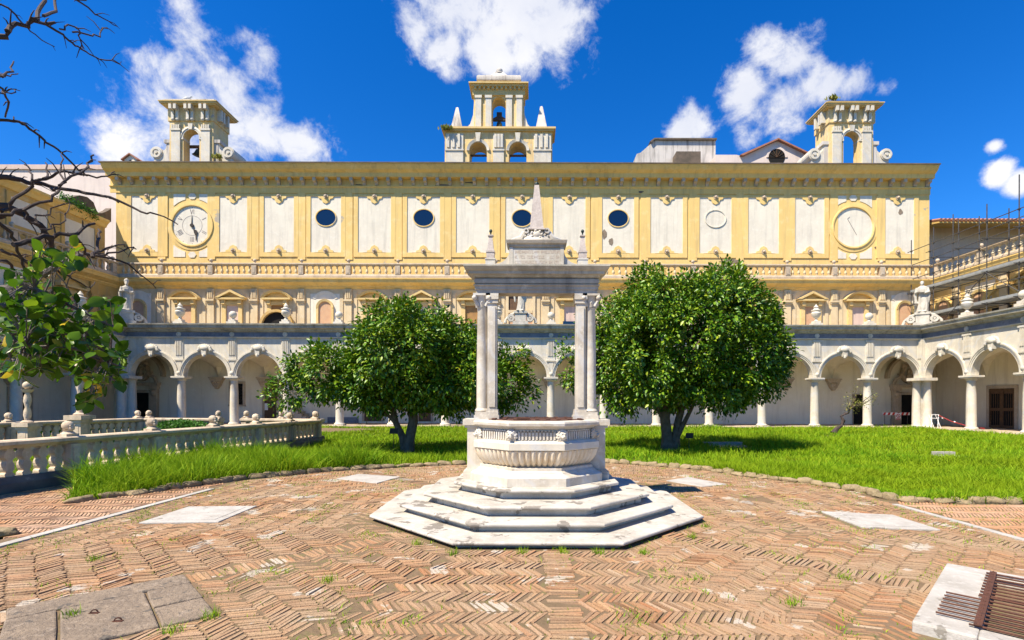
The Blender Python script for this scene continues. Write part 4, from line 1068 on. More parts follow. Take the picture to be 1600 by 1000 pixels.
b = MB(); box_prof(b,kz([(0,3.735),(.03,3.75),(.05,3.79),(.10,3.80),(.105,3.86),(.12,3.865),(.14,3.885),(.17,3.93),(.18,3.945),(.18,3.975),(0,3.985)]),HX,HY); obj('cornice', b, M_dark_cor, t)
ZA = 3.808
b = MB(); b.box(-.43,.43,-.13,.13,ZA,ZA+.245); b.box(-.37,.37,-.145,-.13,ZA+.02,ZA+.225)
for s in (-1,1):
    b.box(s*.40-.028,s*.40+.028,-.15,-.13,ZA,ZA+.245)
    pts = [(s*.432,ZA+.22)]+[(s*(.68-.25*math.cos(PI/2*k/8)), ZA+.22-.18*math.sin(PI/2*k/8)) for k in range(9)]+[(s*.68,ZA),(s*.432,ZA)]
    b.prism(pts if s<0 else pts[::-1],-.10,.10)
obj('attic', b, M_well, t)
b = MB(); box_prof(b,[(0,ZA+.245),(.02,ZA+.25),(.02,ZA+.275),(.05,ZA+.29),(.06,ZA+.32),(.06,ZA+.33)],.42,.14); obj('attic_cornice', b, M_grey, t)
# engraved lines on the tablet: worn capitals too faint to read, kept as shallow strokes
b = MB(); rr = random.Random(3)
for row, z in ((0,ZA+.185),(1,ZA+.12),(2,ZA+.055)):
    x = -.34
    while x < .34:
        w = rr.choice((.014,.018,.022)); k = rr.randrange(4)
        if rr.random() > .13:
            b.box(x,x+.0035,-.147,-.145,z-.018,z+.018)
            if k in (0,2): b.box(x,x+w,-.147,-.145,z+.0145,z+.018)
            if k in (1,2): b.box(x,x+w,-.147,-.145,z-.018,z-.0145)
            if k in (0,1,3): b.box(x+w-.0035,x+w,-.147,-.145,z-.018,z+.018)
            if k == 3: b.box(x,x+w,-.147,-.145,z-.002,z+.0015)
        x += w + .009
obj('inscription', b, M_engrave, t)
for o_ in [c_ for c_ in t.children if c_.name.split('.')[0] in ('attic','attic_cornice','inscription')]:
    for v_ in o_.data.vertices: v_.co.z = ZA+(v_.co.z-ZA)*1.25
ZO = ZA+.33*1.25
b = MB()
b.lathe([(.30,ZO),(.26,ZO+.06),(.19,ZO+.13),(.17,ZO+.19)],0,0,0,20,0,1,.55)
for s in (-1,1):
    b.tube([(s*.42,-.06,ZO+.02),(s*.33,-.07,ZO+.045),(s*.25,-.07,ZO+.05),(s*.2,-.06,ZO+.13),(s*.15,-.05,ZO+.18)],[.018,.03,.05,.05,.035],8)
    b.ring(s*.165,ZO+.165,[(.02,-.12),(.02,-.02),(.045,-.02),(.045,-.12)],0,2*PI,12); b.ball(s*.43,-.05,ZO+.02,.028,8)
    for q in range(6): b.ball(s*(.08+.05*q),-.10+.006*q,ZO+.12-.018*q,.026,7)
b.ball(0,-.12,ZO+.10,.06,10,1.2,.6,1)
for k in range(7): a=2*PI*k/7; b.ball(.08*math.cos(a),-.13,ZO+.10+.06*math.sin(a),.024,7)
obj('carved_cresting', b, M_well, t, smooth=True)
b = MB(); b.lathe([(.19,ZO+.18),(.19,ZO+.20),(.155,ZO+.21),(.05,ZO+.92),(.0,ZO+.93)],0,0,0,4,PI/4); o = obj('obelisk', b, M_granite, t)
k = MB(); k.ball(0,0,ZO+.945,.035,12); k.lathe([(.03,ZO+.90),(.02,ZO+.93)],0,0,0,8); obj('ball', k, M_bronze, o, smooth=True)
for s in (-1,1):
    x = s*.735; b = MB(); b.bxc(x,0,ZA,.155,.17,.13); b.bxc(x,0,ZA+.13,.17,.185,.02); o = obj('pinnacle', b, M_well, t)
    b = MB(); b.bxc(x,0,ZA+.15,.125,.14,.10); b.bxc(x,0,ZA+.25,.14,.155,.025); b.lathe([(.078,ZA+.275),(.036,ZA+.51),(.06,ZA+.52),(.06,ZA+.535),(.025,ZA+.545)],x,0,0,4,PI/4); q = obj('spire', b, M_granite, o)
    b = MB(); b.lathe([(.012,ZA+.545),(.012,ZA+.585)],x,0,0,8); b.ball(x,0,ZA+.605,.026,10,1,1,1.2); obj('ball', b, M_bronze, q, smooth=True)
# ------------------------------------------------------------------ ground and paving
b = MB(); b.add([(-400,-60,-.06),(400,-60,-.06),(400,600,-.06),(-400,600,-.06)],[(0,1,2,3)]); struct('ground', b, M_soil)
ARC = [(-7.6,8.34),(-7.2,9.07),(-6.6,10.15),(-6.13,10.97),(-4.75,12.25),(-3.1,13.1),(-1.73,13.6),(0.2,14.1),(1.95,14.1),(3.1,13.4),(4.25,12.6),(5.2,11.15),(5.8,10.5),(6.2,9.67),(6.27,8.7),(7.07,8.6),(8.2,8.55),(13,8.5),(26,8.4)]
PAVE = ARC + [(26,6.2),(6.35,6.2),(6.35,-3),(-6.45,-3),(-6.45,6.45),(-22,6.45),(-22,8.0),(-9.76,8.0),(-9.44,10.9)]
def inpoly(x, y, poly):
    x = np.asarray(x); y = np.asarray(y); c = np.zeros(x.shape, bool); n = len(poly); j = n-1
    for i in range(n):
        xi, yi = poly[i]; xj, yj = poly[j]
        if yi != yj: c ^= ((yi > y) != (yj > y)) & (x < (xj-xi)*(y-yi)/(yj-yi)+xi)
        j = i
    return c
b = MB(); b.add([(x,y,-.0075) for x,y in PAVE],[tuple(range(len(PAVE)))]); struct('paving_bed', b, M_mortar)
HOLES = []
def quadc(cx, cy, hx, hy, a):
    c, s = math.cos(a), math.sin(a); return [(cx+u*hx*c-v*hy*s, cy+u*hx*s+v*hy*c) for u,v in ((-1,-1),(1,-1),(1,1),(-1,1))]
SL = {'a':[(-5.38,7.02),(-4.33,7.1),(-4.37,8.17),(-5.42,8.1)], 'b':[(4.46,6.88),(5.41,6.76),(5.40,7.64),(4.46,7.88)],
      'c':[(-4.2,11.05),(-3.15,10.46),(-2.9,11.35),(-3.96,11.75)], 'd':[(2.88,10.9),(3.4,10.15),(4.0,10.45),(3.5,11.4)],
      'e':[(-4.24,4.15),(-3.42,3.25),(-2.47,4.05),(-3.36,4.98)], 'f':[(2.86,3.72),(4.25,2.45),(5.6,3.85),(4.23,5.19)]}
HOLES = list(SL.values())
OCT = [(WX+2.3/math.cos(PI/8)*math.cos(PI/8+k*PI/4), WY+2.3/math.cos(PI/8)*math.sin(PI/8+k*PI/4)) for k in range(8)]
MAIN = [(x,y) for x,y in ARC if -6.05 < x < 6.3] ; MAIN = [(-6.05,10.9)] + [p for p in MAIN if p[1] > 9.5] + [(5.98,9.0),(5.98,2.2),(-6.08,2.2)]
bv = []; bf = []
def brick(cx, cy, L, Wd, a, z=0.0):
    h = z + rng.normal(0,.0022); tl = rng.normal(0,.010); c, s = math.cos(a), math.sin(a); o = len(bv)
    L *= rng.uniform(.86,1.03); Wd *= rng.uniform(.85,1.05)
    for (u,v,zz) in ((-.5,-.5,0),(.5,-.5,0),(.5,.5,0),(-.5,.5,0),(-.485,-.44,1),(.485,-.44,1),(.485,.44,1),(-.485,.44,1)):
        x = u*L; y = v*Wd
        bv.append((cx+x*c-y*s, cy+x*s+y*c, -.03 if zz == 0 else h + tl*x + rng.normal(0,.0015)))
    bf.extend([(o+4,o+5,o+6,o+7),(o,o+1,o+5,o+4),(o+1,o+2,o+6,o+5),(o+2,o+3,o+7,o+6),(o+3,o,o+4,o+7)])
BL, BW, GAP = .245, .037, .007
def field(cx, cy, axis, d0, d1, halfw, keep, rowh=.208, slant=R(59)):
    """rows of slanted bricks, each row leaning the other way; axis = outward direction of the rows"""
    n = (math.cos(axis), math.sin(axis)); tt = (-n[1], n[0]); row = 0; d = d0 + .04
    pts = []
    while d < d1:
        w = halfw(d); sl = slant if row % 2 == 0 else -slant
        st = (BW+GAP)/math.sin(slant); t_ = -w + rng.uniform(0,st)
        while t_ < w:
            if abs(t_) > .16: pts.append((cx+n[0]*d+tt[0]*t_, cy+n[1]*d+tt[1]*t_, math.atan2(tt[1],tt[0])+sl, BL))
            t_ += st
        row += 1; d += rowh
    d = d0 - rowh*.5                              # straight spine in the middle of each sector
    while d < d1:
        pts.append((cx+n[0]*d, cy+n[1]*d, math.atan2(tt[1],tt[0]), .30)); d += BW+GAP
    P = np.array([(p[0],p[1]) for p in pts]); ok = keep(P[:,0],P[:,1])
    for p, k in zip(pts, ok):
        if k: brick(p[0]+rng.normal(0,.006), p[1]+rng.normal(0,.006), p[3], BW, p[2]+rng.normal(0,.05), .10*mnoise.noise(Vector((p[0]*.7,p[1]*.7,1.7)))*.12)
def keep_main(x, y):
    k = inpoly(x,y,MAIN) & ~inpoly(x,y,OCT)
    for h in HOLES: k &= ~inpoly(x,y,h)
    gone = np.array([mnoise.noise(Vector((a*.9,c*.9,3.3))) > .60 for a,c in zip(x,y)])
    return k & ~gone
for k in range(8):
    ax = -PI/2 + k*PI/4
    field(WX+(.2 if k == 0 else 0), WY, ax, 2.47, 8.2, lambda d: d*math.tan(PI/8)+.05, keep_main)
b = MB(); b.v = bv; b.f = bf; struct('brick_paving', b, M_brick)
bv = []; bf = []
def keep_path(x, y):
    left = (x < -6.26) & (y > 6.35) & inpoly(x,y,PAVE) & (x > -15); right = (x > 6.14) & (y > 6.2) & inpoly(x,y,PAVE) & (x < 14)
    return left | right
def pathfield(x0, x1, y0, y1):
    pts = []; y = y0; row = 0
    while y < y1:
        x = x0
        while x < x1: pts.append((x,y,R(58) if row%2==0 else R(-58))); x += (BW+.011)/math.sin(R(58))
        y += .235; row += 1
    P = np.array(pts); ok = keep_path(P[:,0],P[:,1])
    for p, k in zip(pts, ok):
        if k: brick(p[0],p[1],BL,BW,p[2]+rng.normal(0,.02))
pathfield(-13,-6.26,6.4,10.9); pathfield(6.14,13,6.25,8.75)
b = MB(); b.v = bv; b.f = bf; struct('brick_path', b, M_brick2)
b = MB(); b.slab([(-6.24,5.2),(-6.11,5.2),(-6.02,9.75),(-6.13,9.75)],-.05,.012); b.slab([(-6.24,-1),(-6.11,-1),(-6.11,5.195),(-6.24,5.195)],-.05,.010); struct('left_kerb', b, M_slab)
b = MB(); b.slab([(6.02,5.2),(6.13,5.2),(6.06,8.45),(5.96,8.45)],-.05,.012); b.slab([(6.02,-1),(6.13,-1),(6.13,5.195),(6.02,5.195)],-.05,.010); struct('right_kerb', b, M_slab)
def slabthing(key, label, m, z=.012, inset=None):
    q = SL[key]; t = thing('stone_slab', label, 'slab', (q[0][0],q[0][1],0), 0, 'stone slabs set in the brick paving')
    p = [(x-q[0][0],y-q[0][1]) for x,y in q]; c = (sum(x for x,y in p)/4, sum(y for x,y in p)/4)
    b = MB(); b.slab(p,-.05,z); o = obj('slab', b, m, t); bm_ = o.modifiers.new('worn','BEVEL'); bm_.width=.008; bm_.segments=2
    if inset:
        b = MB(); b.slab([(c[0]+(x-c[0])*.78,c[1]+(y-c[1])*.78) for x,y in p],z,z+.004); obj('lid', b, inset, t)
    return t, p
slabthing('a','white marble slab set in the brick left of the well', M_slab, .014, M_slab)
slabthing('b','white marble slab set in the brick right of the well', M_slab, .014, M_slab)
slabthing('c','small pale slab in the brick before the left camellia', M_slab, .010)
slabthing('d','small pale slab in the brick behind the well at right', M_slab, .010)
# worn grey manhole slab of several pieces with two iron rings
q = SL['e']; t = thing('manhole_slab', 'worn grey stone slab in four cracked pieces with two iron rings', 'slab', (-3.36,4.1,0))
e = lambda u,v: tuple(((1-u)*(1-v)*q[0][i]+u*(1-v)*q[1][i]+u*v*q[2][i]+(1-u)*v*q[3][i]) - (-3.36,4.1)[i] for i in (0,1))
for (u0,u1,v0,v1) in ((.0,.24,0,.99),(.255,.99,0,.24),(.255,.99,.255,.70),(.255,.62,.715,.99),(.635,.99,.715,.99)):
    jj = lambda: rng.uniform(-.006,.006)
    pts = [e(u0+jj(),v0+jj()),e((u0+u1)/2,v0+jj()),e(u1+jj(),v0+jj()),e(u1+jj(),v1+jj()),e((u0+u1)/2,v1+jj()),e(u0+jj(),v1+jj())]
    b = MB(); b.slab(pts,-.05,.012+rng.uniform(-.003,.005)); o = obj('slab_piece', b, M_gslab, t); m_ = o.modifiers.new('worn','BEVEL'); m_.width=.012; m_.segments=2
for u,v in ((.5,.42),(.75,.52)):
    x,y = e(u,v); b = MB(); b.ring(0,0,[(.020,-.004),(.020,.004),(.028,.004),(.028,-.004)],0,PI,14); b.move(x,y,.016,R(20)); b.bxc(x,y,.012,.07,.03,.006); obj('iron_ring', b, M_rust, t)
# white slab with two rusty grates
q = SL['f']; t = thing('grating_slab', 'white stone kerb round a pit under the rusty grates', 'slab', (4.2,3.8,0), R(-45))
# local frame: x runs along the far right edge (to lower right), y along the left edge towards the top
Lx, Ly = 1.92, 1.98
b = MB(); H = .075
b.box(-.97,.97,.74,.97,-.05,H); b.box(-.97,-.60,-.97,.74,-.05,H); b.box(.80,.97,-.97,.74,-.05,H); b.box(-.60,.80,-.97,-.78,-.05,H)
o = obj('kerb', b, M_slab, t); m_ = o.modifiers.new('worn','BEVEL'); m_.width=.015; m_.segments=2
b = MB(); b.box(-.60,.80,-.78,.74,-.5,-.045); obj('pit', b, M_dark, t)
def grate(label, x0, x1, y0, y1, z, rods):
    g = thing('iron_grate', label, 'grate', (4.2,3.8,z), R(-45))
    n = int((y1-y0)/.086)
    for k in range(n+1):
        y = y0+(y1-y0)*k/n; r = MB(); r.tube([(x0-(rods if 0<k<n else 0),y,0),(x1,y,0)],.0085,6); obj('rod', r, M_rust, g)
    for k in range(6):
        x = x0+.05+(x1-x0-.1)*k/5; r = MB(); r.box(x-.024,x+.024,y0-.02,y1+.02,.009,.018)
        for j in range(n+1): r.ball(x,y0+(y1-y0)*j/n,.019,.009,6)
        obj('cross_bar', r, M_rust, g)
    return g
grate('rusty iron grate lying flat at the far corner of the white slab', -.66,.82,.04,.80,.088,0)
grate('rusty iron grate with loose projecting rods at the near side of the slab', -.66,.84,-.80,-.03,.094,.20)

# border stones along the lawn
def stone_mesh(i):
    r = random.Random(i); b = MB(); b.ball(0,0,0,.5,22)
    b.v = [tuple(c_*(.5/max(abs(x),abs(y),abs(z)))**.35 for c_ in (x,y,z)) for x,y,z in b.v]
    b.v = [(x*(1+.25*mnoise.noise(Vector((x*2.5,y*2.5,z*2.5+i*5)))), y*(1+.3*mnoise.noise(Vector((x*2.5+9,y*2.5,z*2.5+i*5)))), z*(1+.3*mnoise.noise(Vector((x*3,y*3+7,z*3+i*5))))) for x,y,z in b.v]
    return b.mesh('border_stone', M_tufa, True)
STM = [stone_mesh(i) for i in range(7)]
def along(poly, step):
    out = []; 
    for (x0,y0),(x1,y1) in zip(poly, poly[1:]):
        L = math.hypot(x1-x0,y1-y0); n = max(1,round(L/step))
        for k in range(n): f = (k+.5)/n; out.append((x0+(x1-x0)*f, y0+(y1-y0)*f, math.atan2(y1-y0,x1-x0), L/n))
    return out
ns = 0
for (x,y,a,l) in along(ARC[:7], .34) + along(ARC[7:17], .27) + along([(-9.4,6.38),(-6.5,6.38)], .33):
    h = rng.uniform(.10,.17); o = bpy.data.objects.new('border_stone', STM[ns % 7]); C.objects.link(o); ns += 1
    o.location = (x+rng.normal(0,.02), y+.05+rng.normal(0,.02), h*.22); o.rotation_euler = (rng.normal(0,.1),rng.normal(0,.1),a+rng.normal(0,.15)); o.scale = (l*1.12, rng.uniform(.14,.24), h)
    tag(o, 'rough tufa border stone edging the left lawn' if x < 0 else 'rough tufa border stone edging the right lawn along the brick', 'stone', 'rough border stones of the left lawn' if x < 0 else 'rough border stones of the right lawn')

# ------------------------------------------------------------------ monks' cemetery balustrade
me_skull = ME('finial', M_cemet, lambda b: (b.bxc(0,0,0,.26,.22,.05), b.lathe([(.13,.05),(.10,.08),(.07,.11),(.10,.13)],seg=12), b.ball(0,.01,.215,.105,12,.95,1.1,.95), b.ball(0,-.07,.165,.06,8), b.ball(-.04,-.095,.215,.02,6), b.ball(.04,-.095,.215,.02,6)), True)
P0, P1 = Vector((-9.76,8.0)), Vector((-8.28,19.9))
dv = P1-P0; Lc = dv.length; ang = math.atan2(dv.y,dv.x)
pn = [((Vector((-9.6+1.32*t_,9.27+10.63*t_))-P0).length) for t_ in (-.0675,.1116,.2985,.485,.657,.827,.985)]
balustrade('balustrade', 'near weathered cemetery balustrade with skull finials left of the lawn', (P0.x,P0.y,0), ang, Lc, pn, 0, .52, .15, .28, 6, M_cemet, M_cemet, .66, .20, .26, me_skull, base_mat=M_lava, flat=True)
Q0, Q1 = Vector((-15.9,21.1)), Vector((-8.3,20.4))
dq = Q1-Q0; balustrade('balustrade', 'far cemetery balustrade with an open gap beside the bush', (Q0.x,Q0.y,0), math.atan2(dq.y,dq.x), dq.length, [.15,3.2,4.4,5.9,7.3], 0,.52,.15,.28,6,M_cemet,M_cemet,.74,.20,.26,me_skull,base_mat=M_lava,flat=True,gap=(3.35,4.25))
S0, S1 = Vector((-18.4,12.5)), Vector((-16.0,21.0))
dq = S1-S0; balustrade('balustrade', 'shaded cemetery balustrade in front of the left arcade', (S0.x,S0.y,0), math.atan2(dq.y,dq.x), dq.length, [.3,2.4,4.5,6.6,8.7], 0,.52,.15,.28,7,M_cemet,M_cemet,.74,.20,.26,me_skull,base_mat=M_lava,flat=True)
def twisted(label, x, y, zt, h):
    t = thing('twisted_column', label, 'column', (x,y,0))
    b = MB(); b.bxc(0,0,-.05,.44,.44,.20); b.bxc(0,0,.15,.30,.30,zt-.35); b.bxc(0,0,zt-.20,.38,.38,.08); b.bxc(0,0,zt-.12,.48,.48,.12); b.bxc(0,-.151,.25,.18,.012,zt-.55); obj('pedestal', b, M_cemet, t)
    n = 14; vs=[]; fs=[]; m = 46
    for i in range(m):
        z = zt + h*i/(m-1)
        for k in range(n):
            a = 2*PI*k/n; r = .075*(1+.28*math.sin(2*a+z*15)); vs.append((r*math.cos(a),r*math.sin(a),z))
    for i in range(m-1):
        for k in range(n): k2=(k+1)%n; fs.append((i*n+k,i*n+k2,(i+1)*n+k2,(i+1)*n+k))
    b = MB(); b.add(vs,fs); b.lathe([(.14,zt),(.15,zt+.03),(.10,zt+.07)],seg=14); b.lathe([(.08,zt+h),(.13,zt+h+.06),(.15,zt+h+.1)],seg=14); b.ball(0,0,zt+h+.22,.12,10); obj('shaft', b, M_cemet, t, smooth=True)
x,y,_ = W(125,650,14.0); twisted('twisted stone column on a pedestal just behind the near cemetery balustrade', x,y,1.27,1.1)
x,y,_ = W(43,660,15.4); twisted('darker twisted stone column by the left edge behind the leaves', x,y,1.0,.9)

# ------------------------------------------------------------------ foliage helpers
LT_V = np.array([(0,0,0),(-.26,.38,.07),(.26,.38,.07),(0,.42,-.02),(-.20,.72,.05),(.20,.72,.05),(0,1.0,-.10)])
LT_F = np.array([(0,2,3),(0,3,1),(1,3,4),(3,2,5),(3,5,6),(3,6,4)])
LS_V = np.array([(0,0,0),(-.30,.48,.05),(.30,.48,.05),(0,1.0,-.08)]); LS_F = np.array([(0,2,1),(1,2,3)])
def leaves(name, Cn, D, Sz, m, parent, simple=True, upbias=1.15, upv=None):
    V0, F0 = (LS_V, LS_F) if simple else (LT_V, LT_F)
    n = len(Cn); D = D/np.linalg.norm(D,axis=1,keepdims=True)
    up = rng.normal(0,.55,(n,3)); up[:,2] += upbias
    if upv is not None: up = upv
    X = np.cross(D,up); X /= np.linalg.norm(X,axis=1,keepdims=True)+1e-9; Z = np.cross(X,D)
    V = Cn[:,None,:] + Sz[:,None,None]*(V0[None,:,0,None]*X[:,None,:] + V0[None,:,1,None]*D[:,None,:] + V0[None,:,2,None]*Z[:,None,:])
    T = (np.arange(n)*len(V0))[:,None,None] + F0[None]
    return obj(name, np_mesh(name, V.reshape(-1,3), T.reshape(-1,3), m), None, parent)
def crown(lobes, Y, ntuft, size, dspread, per=26, trad=.22, shrink=.90):
    """tufts of leaves on the outside of overlapping lobes: lit tops, dark hollows between the tufts"""
    sc = Y/F; L = []
    for (px,py,r) in lobes:
        x,_,z = W(px,py-4,Y); n = 1 if r < 30 else 3; r = r*shrink
        for k in range(n): L.append((x, Y + (0 if k == 0 else rng.uniform(.5,1.0)*dspread*(1 if k == 1 else -1)*min(1,r*sc/1.2)), z+(0 if k == 0 else .12), r*sc*(1 if k == 0 else .85)))
    L = np.array(L); mx = L[:,0].mean(); off = np.abs(L[:,1]-Y) > .01; L[off,0] = mx + (L[off,0]-mx)*.76
    w = L[:,3]**2; w /= w.sum(); pts = []
    while len(pts) < ntuft:
        i = rng.choice(len(L), p=w); d = rng.normal(0,1,3); d /= np.linalg.norm(d)
        bump = .30*mnoise.noise(Vector(((L[i,0]+d[0]*L[i,3])*1.2+4,(L[i,1]+d[1]*L[i,3])*1.2,(L[i,2]+d[2]*L[i,3])*1.4)))*min(1,L[i,3])
        q = L[i,:3] + d*(L[i,3]*rng.uniform(.80,1.03) + bump)
        dist = np.linalg.norm(L[:,:3]-q,axis=1)/L[:,3]
        if (dist < .66).any() and rng.random() > .15: continue
        if mnoise.noise(Vector((q[0]*1.9,q[1]*1.9,q[2]*2.3))) < -.17: continue
        pts.append(np.concatenate([q,d]))
    P = np.array(pts); rep = np.repeat(P,per,axis=0); n = len(rep); o_ = rng.normal(0,1,(n,3)); o_ /= np.linalg.norm(o_,axis=1,keepdims=True)
    o_ += rep[:,3:]*.45; rr_ = trad*rng.uniform(.35,1.15,(n,1))*np.repeat(rng.uniform(.7,1.35,(len(P),1)),per,axis=0)
    Cn = rep[:,:3] + o_*rr_; D = o_*.9 + rep[:,3:]*.3 + rng.normal(0,.45,(n,3)); D[:,2] -= .30
    up = rep[:,3:]*.75 + np.array([0,0,.85]) + rng.normal(0,.38,(n,3))
    return Cn, D, size*rng.uniform(.65,1.2,n), L, up
def branches(b, base, L, r0, nlimb, seed):
    r = random.Random(seed); idx = sorted(range(len(L)), key=lambda i: -L[i][3])
    for i in idx[:nlimb]:
        tx,ty,tz = L[i][:3]; mid = Vector(base).lerp(Vector((tx,ty,tz)),.45)+Vector((r.uniform(-.2,.2),r.uniform(-.2,.2),.15))
        b.tube([base,tuple(mid),(tx,ty,tz)],[r0,r0*.6,r0*.2],7)
# left camellia
YTL = 17.0
t = thing('camellia_tree', 'spreading camellia tree with two leaning trunks left of the well', 'tree', (W(640,706,YTL)[0],YTL,0))
lob = [(640,550,60),(595,572,46),(690,562,52),(505,592,40),(455,612,28),(475,582,26),(550,606,34),(640,600,46),(725,598,48),(785,604,40),(800,570,26),(818,620,20),(700,616,36),(590,618,30),(648,505,26),(612,520,24),(715,525,24),(680,508,22),(430,624,14),(745,560,34)]
Cn,D,Sz,L,UP = crown(lob, YTL, 2350, .14, 2.1)
ox = t.location.x
def loc_pts(Cn): Q = Cn.copy(); Q[:,0] -= ox; Q[:,1] -= t.location.y; return Q
leaves('crown', loc_pts(Cn), D, Sz, M_leaf, t, False, upv=UP)
k = rng.choice(len(Cn), 260, replace=False); leaves('yellowing_leaves', loc_pts(Cn[k]), D[k], Sz[k]*1.1, M_leafy, t)
b = MB(); b.tube([(-.05,0,-.1),(0,0,.4),(.12,.02,1.0),(.10,0,1.7)],[.24,.17,.16,.14],10); b.tube([(-.12,.05,-.1),(-.25,.05,.5),(-.48,.1,.95),(-.62,.1,1.6)],[.17,.12,.10,.09],9); b.tube([(-.45,.1,.9),(-.80,.0,1.3),(-1.05,-.1,1.9)],[.07,.06,.05],8)
LL = L.copy(); LL[:,0] -= ox; LL[:,1] -= YTL; branches(b,(.10,0,1.6),LL,.08,14,1); obj('trunk', b, M_bark, t, smooth=True)
# right camellia
YTR = 17.9
t = thing('camellia_tree', 'large dense round camellia tree on a forked trunk right of the well', 'tree', (W(1048,702,YTR)[0],YTR,0)); ox = t.location.x
lob = [(1020,494,58),(1110,502,62),(1060,540,92),(960,560,58),(980,598,52),(1160,560,64),(1182,590,44),(1130,598,52),(1050,600,48),(907,590,26),(1012,448,26),(1130,462,34),(1172,510,42),(896,555,18),(940,512,36),(1208,556,26),(1072,466,20),(1212,585,16)]
Cn,D,Sz,L,UP = crown(lob, YTR, 3300, .14, 2.4)
leaves('crown', loc_pts(Cn), D, Sz, M_leaf, t, False, upv=UP)
k = rng.choice(len(Cn), 120, replace=False); leaves('yellowing_leaves', loc_pts(Cn[k]), D[k], Sz[k], M_leafy, t)
b = MB(); b.tube([(-.08,0,-.1),(-.12,0,.4),(-.20,0,1.1),(-.1,0,1.9)],[.30,.20,.17,.15],10); b.tube([(.12,.02,-.1),(.16,0,.4),(.28,.05,1.0),(.5,.05,1.8)],[.24,.16,.13,.11],9); b.tube([(.15,-.05,.3),(.42,-.1,.9),(.75,-.1,1.55)],[.10,.08,.06],8); b.tube([(-.15,0,.8),(-.45,.05,1.5)],[.09,.06],8)
LL = L.copy(); LL[:,0] -= ox; LL[:,1] -= YTR; branches(b,(0,0,1.7),LL,.09,16,2); obj('trunk', b, M_bark, t, smooth=True)
# small crooked tree on the right lawn
YS = 27.0
t = thing('crooked_tree', 'small crooked bare trunk tree with sparse yellow leaves on the right lawn', 'tree', (W(1304,672,YS)[0],YS,0)); ox = t.location.x
wp = [(1304,680),(1309,668),(1313,664),(1317,658),(1316,650),(1312,648),(1319,644),(1318,640),(1325,643),(1329,641),(1332,636)]
pts = [(W(p,q_,YS)[0]-ox, .05*math.sin(i*2), W(p,q_,YS)[2]) for i,(p,q_) in enumerate([(1302,676),(1309,668),(1314,664),(1318,656),(1315,649),(1320,645),(1325,644),(1329,637)])]
b = MB(); b.tube(pts,[.15,.11,.08,.09,.06,.06,.05,.05],8)
tips = []
for (p,q_) in ((1328,622),(1336,628),(1346,632),(1352,626),(1359,614),(1363,625),(1343,606),(1338,613),(1318,634),(1366,620)):
    x,_,z = W(p,q_,YS); e_ = (x-ox, rng.uniform(-.3,.3), z); m0 = ((pts[-1][0]+e_[0])/2, e_[1]*.4, (pts[-1][2]+e_[2])/2-.08); b.tube([pts[-1],m0,e_],[.04,.025,.010],6); tips += [e_, m0]
obj('trunk', b, M_twig, t, smooth=True)
Cn = np.repeat(np.array(tips),26,axis=0)+rng.normal(0,.13,(len(tips)*26,3)); leaves('leaves', Cn, rng.normal(0,1,Cn.shape), rng.uniform(.05,.10,len(Cn)), M_yleaf, t)
# bush behind the balustrade gap
t = thing('bush', 'low leafy green bush behind the near cemetery balustrade', 'bush', (W(285,662,19.2)[0],19.2,0)); ox = t.location.x
pc = []
while len(pc) < 5200:
    d = rng.normal(0,1,3); d /= np.linalg.norm(d); pc.append((d[0]*1.45*rng.uniform(.8,1.05), d[1]*.8*rng.uniform(.8,1.05), .35+abs(d[2])*.55*rng.uniform(.7,1.1)))
pc = np.array(pc); leaves('leaves', pc, rng.normal(0,1,pc.shape)+np.array([0,0,.4]), rng.uniform(.07,.12,len(pc)), M_bush, t)
b = MB()
for k in range(9): b.tube([(rng.uniform(-.5,.5),0,-.05),(rng.uniform(-1.1,1.1),rng.uniform(-.4,.4),.6)],[.02,.008],5)
obj('stems', b, M_bark, t)
# creeper on the left attic
pc = np.array([(-30.2+rng.normal(0,.2), 34.4 - 1.6 + f*2.6, 14.75 - .35*f + rng.normal(0,.16)) for f in rng.uniform(0,1,700)])
lv = leaves('creeper', pc - np.array([-30.2,34,14.7]), rng.normal(0,1,pc.shape), rng.uniform(.10,.2,len(pc)), M_bush, None); lv.location = (-30.2,34,14.7)
tag(lv, 'green creeper hanging over the attic cornice of the left wing', 'plant')
# roof weeds
for (px,py,Y,w,n,lab) in ((338,246,38.4,.35,160,'grassy weed tuft at the foot of the left bell tower'),(696,201,38.3,.5,240,'dry weed tuft on the left end of the belfry cornice'),(1300,152,38.6,.5,160,'weeds growing on the roof of the right bell tower')):
    x,_,z = W(px,py,Y); n = n//3; pc = np.stack([rng.normal(0,w*.4,n),rng.normal(0,.12,n),np.zeros(n)-.12],1)
    o = leaves('weeds', pc, np.stack([rng.normal(0,.35,n),rng.normal(0,.35,n),np.ones(n)],1), rng.uniform(.15,.42,n), M_yleaf, None); o.location = (x,Y,z); tag(o, lab, 'weeds')

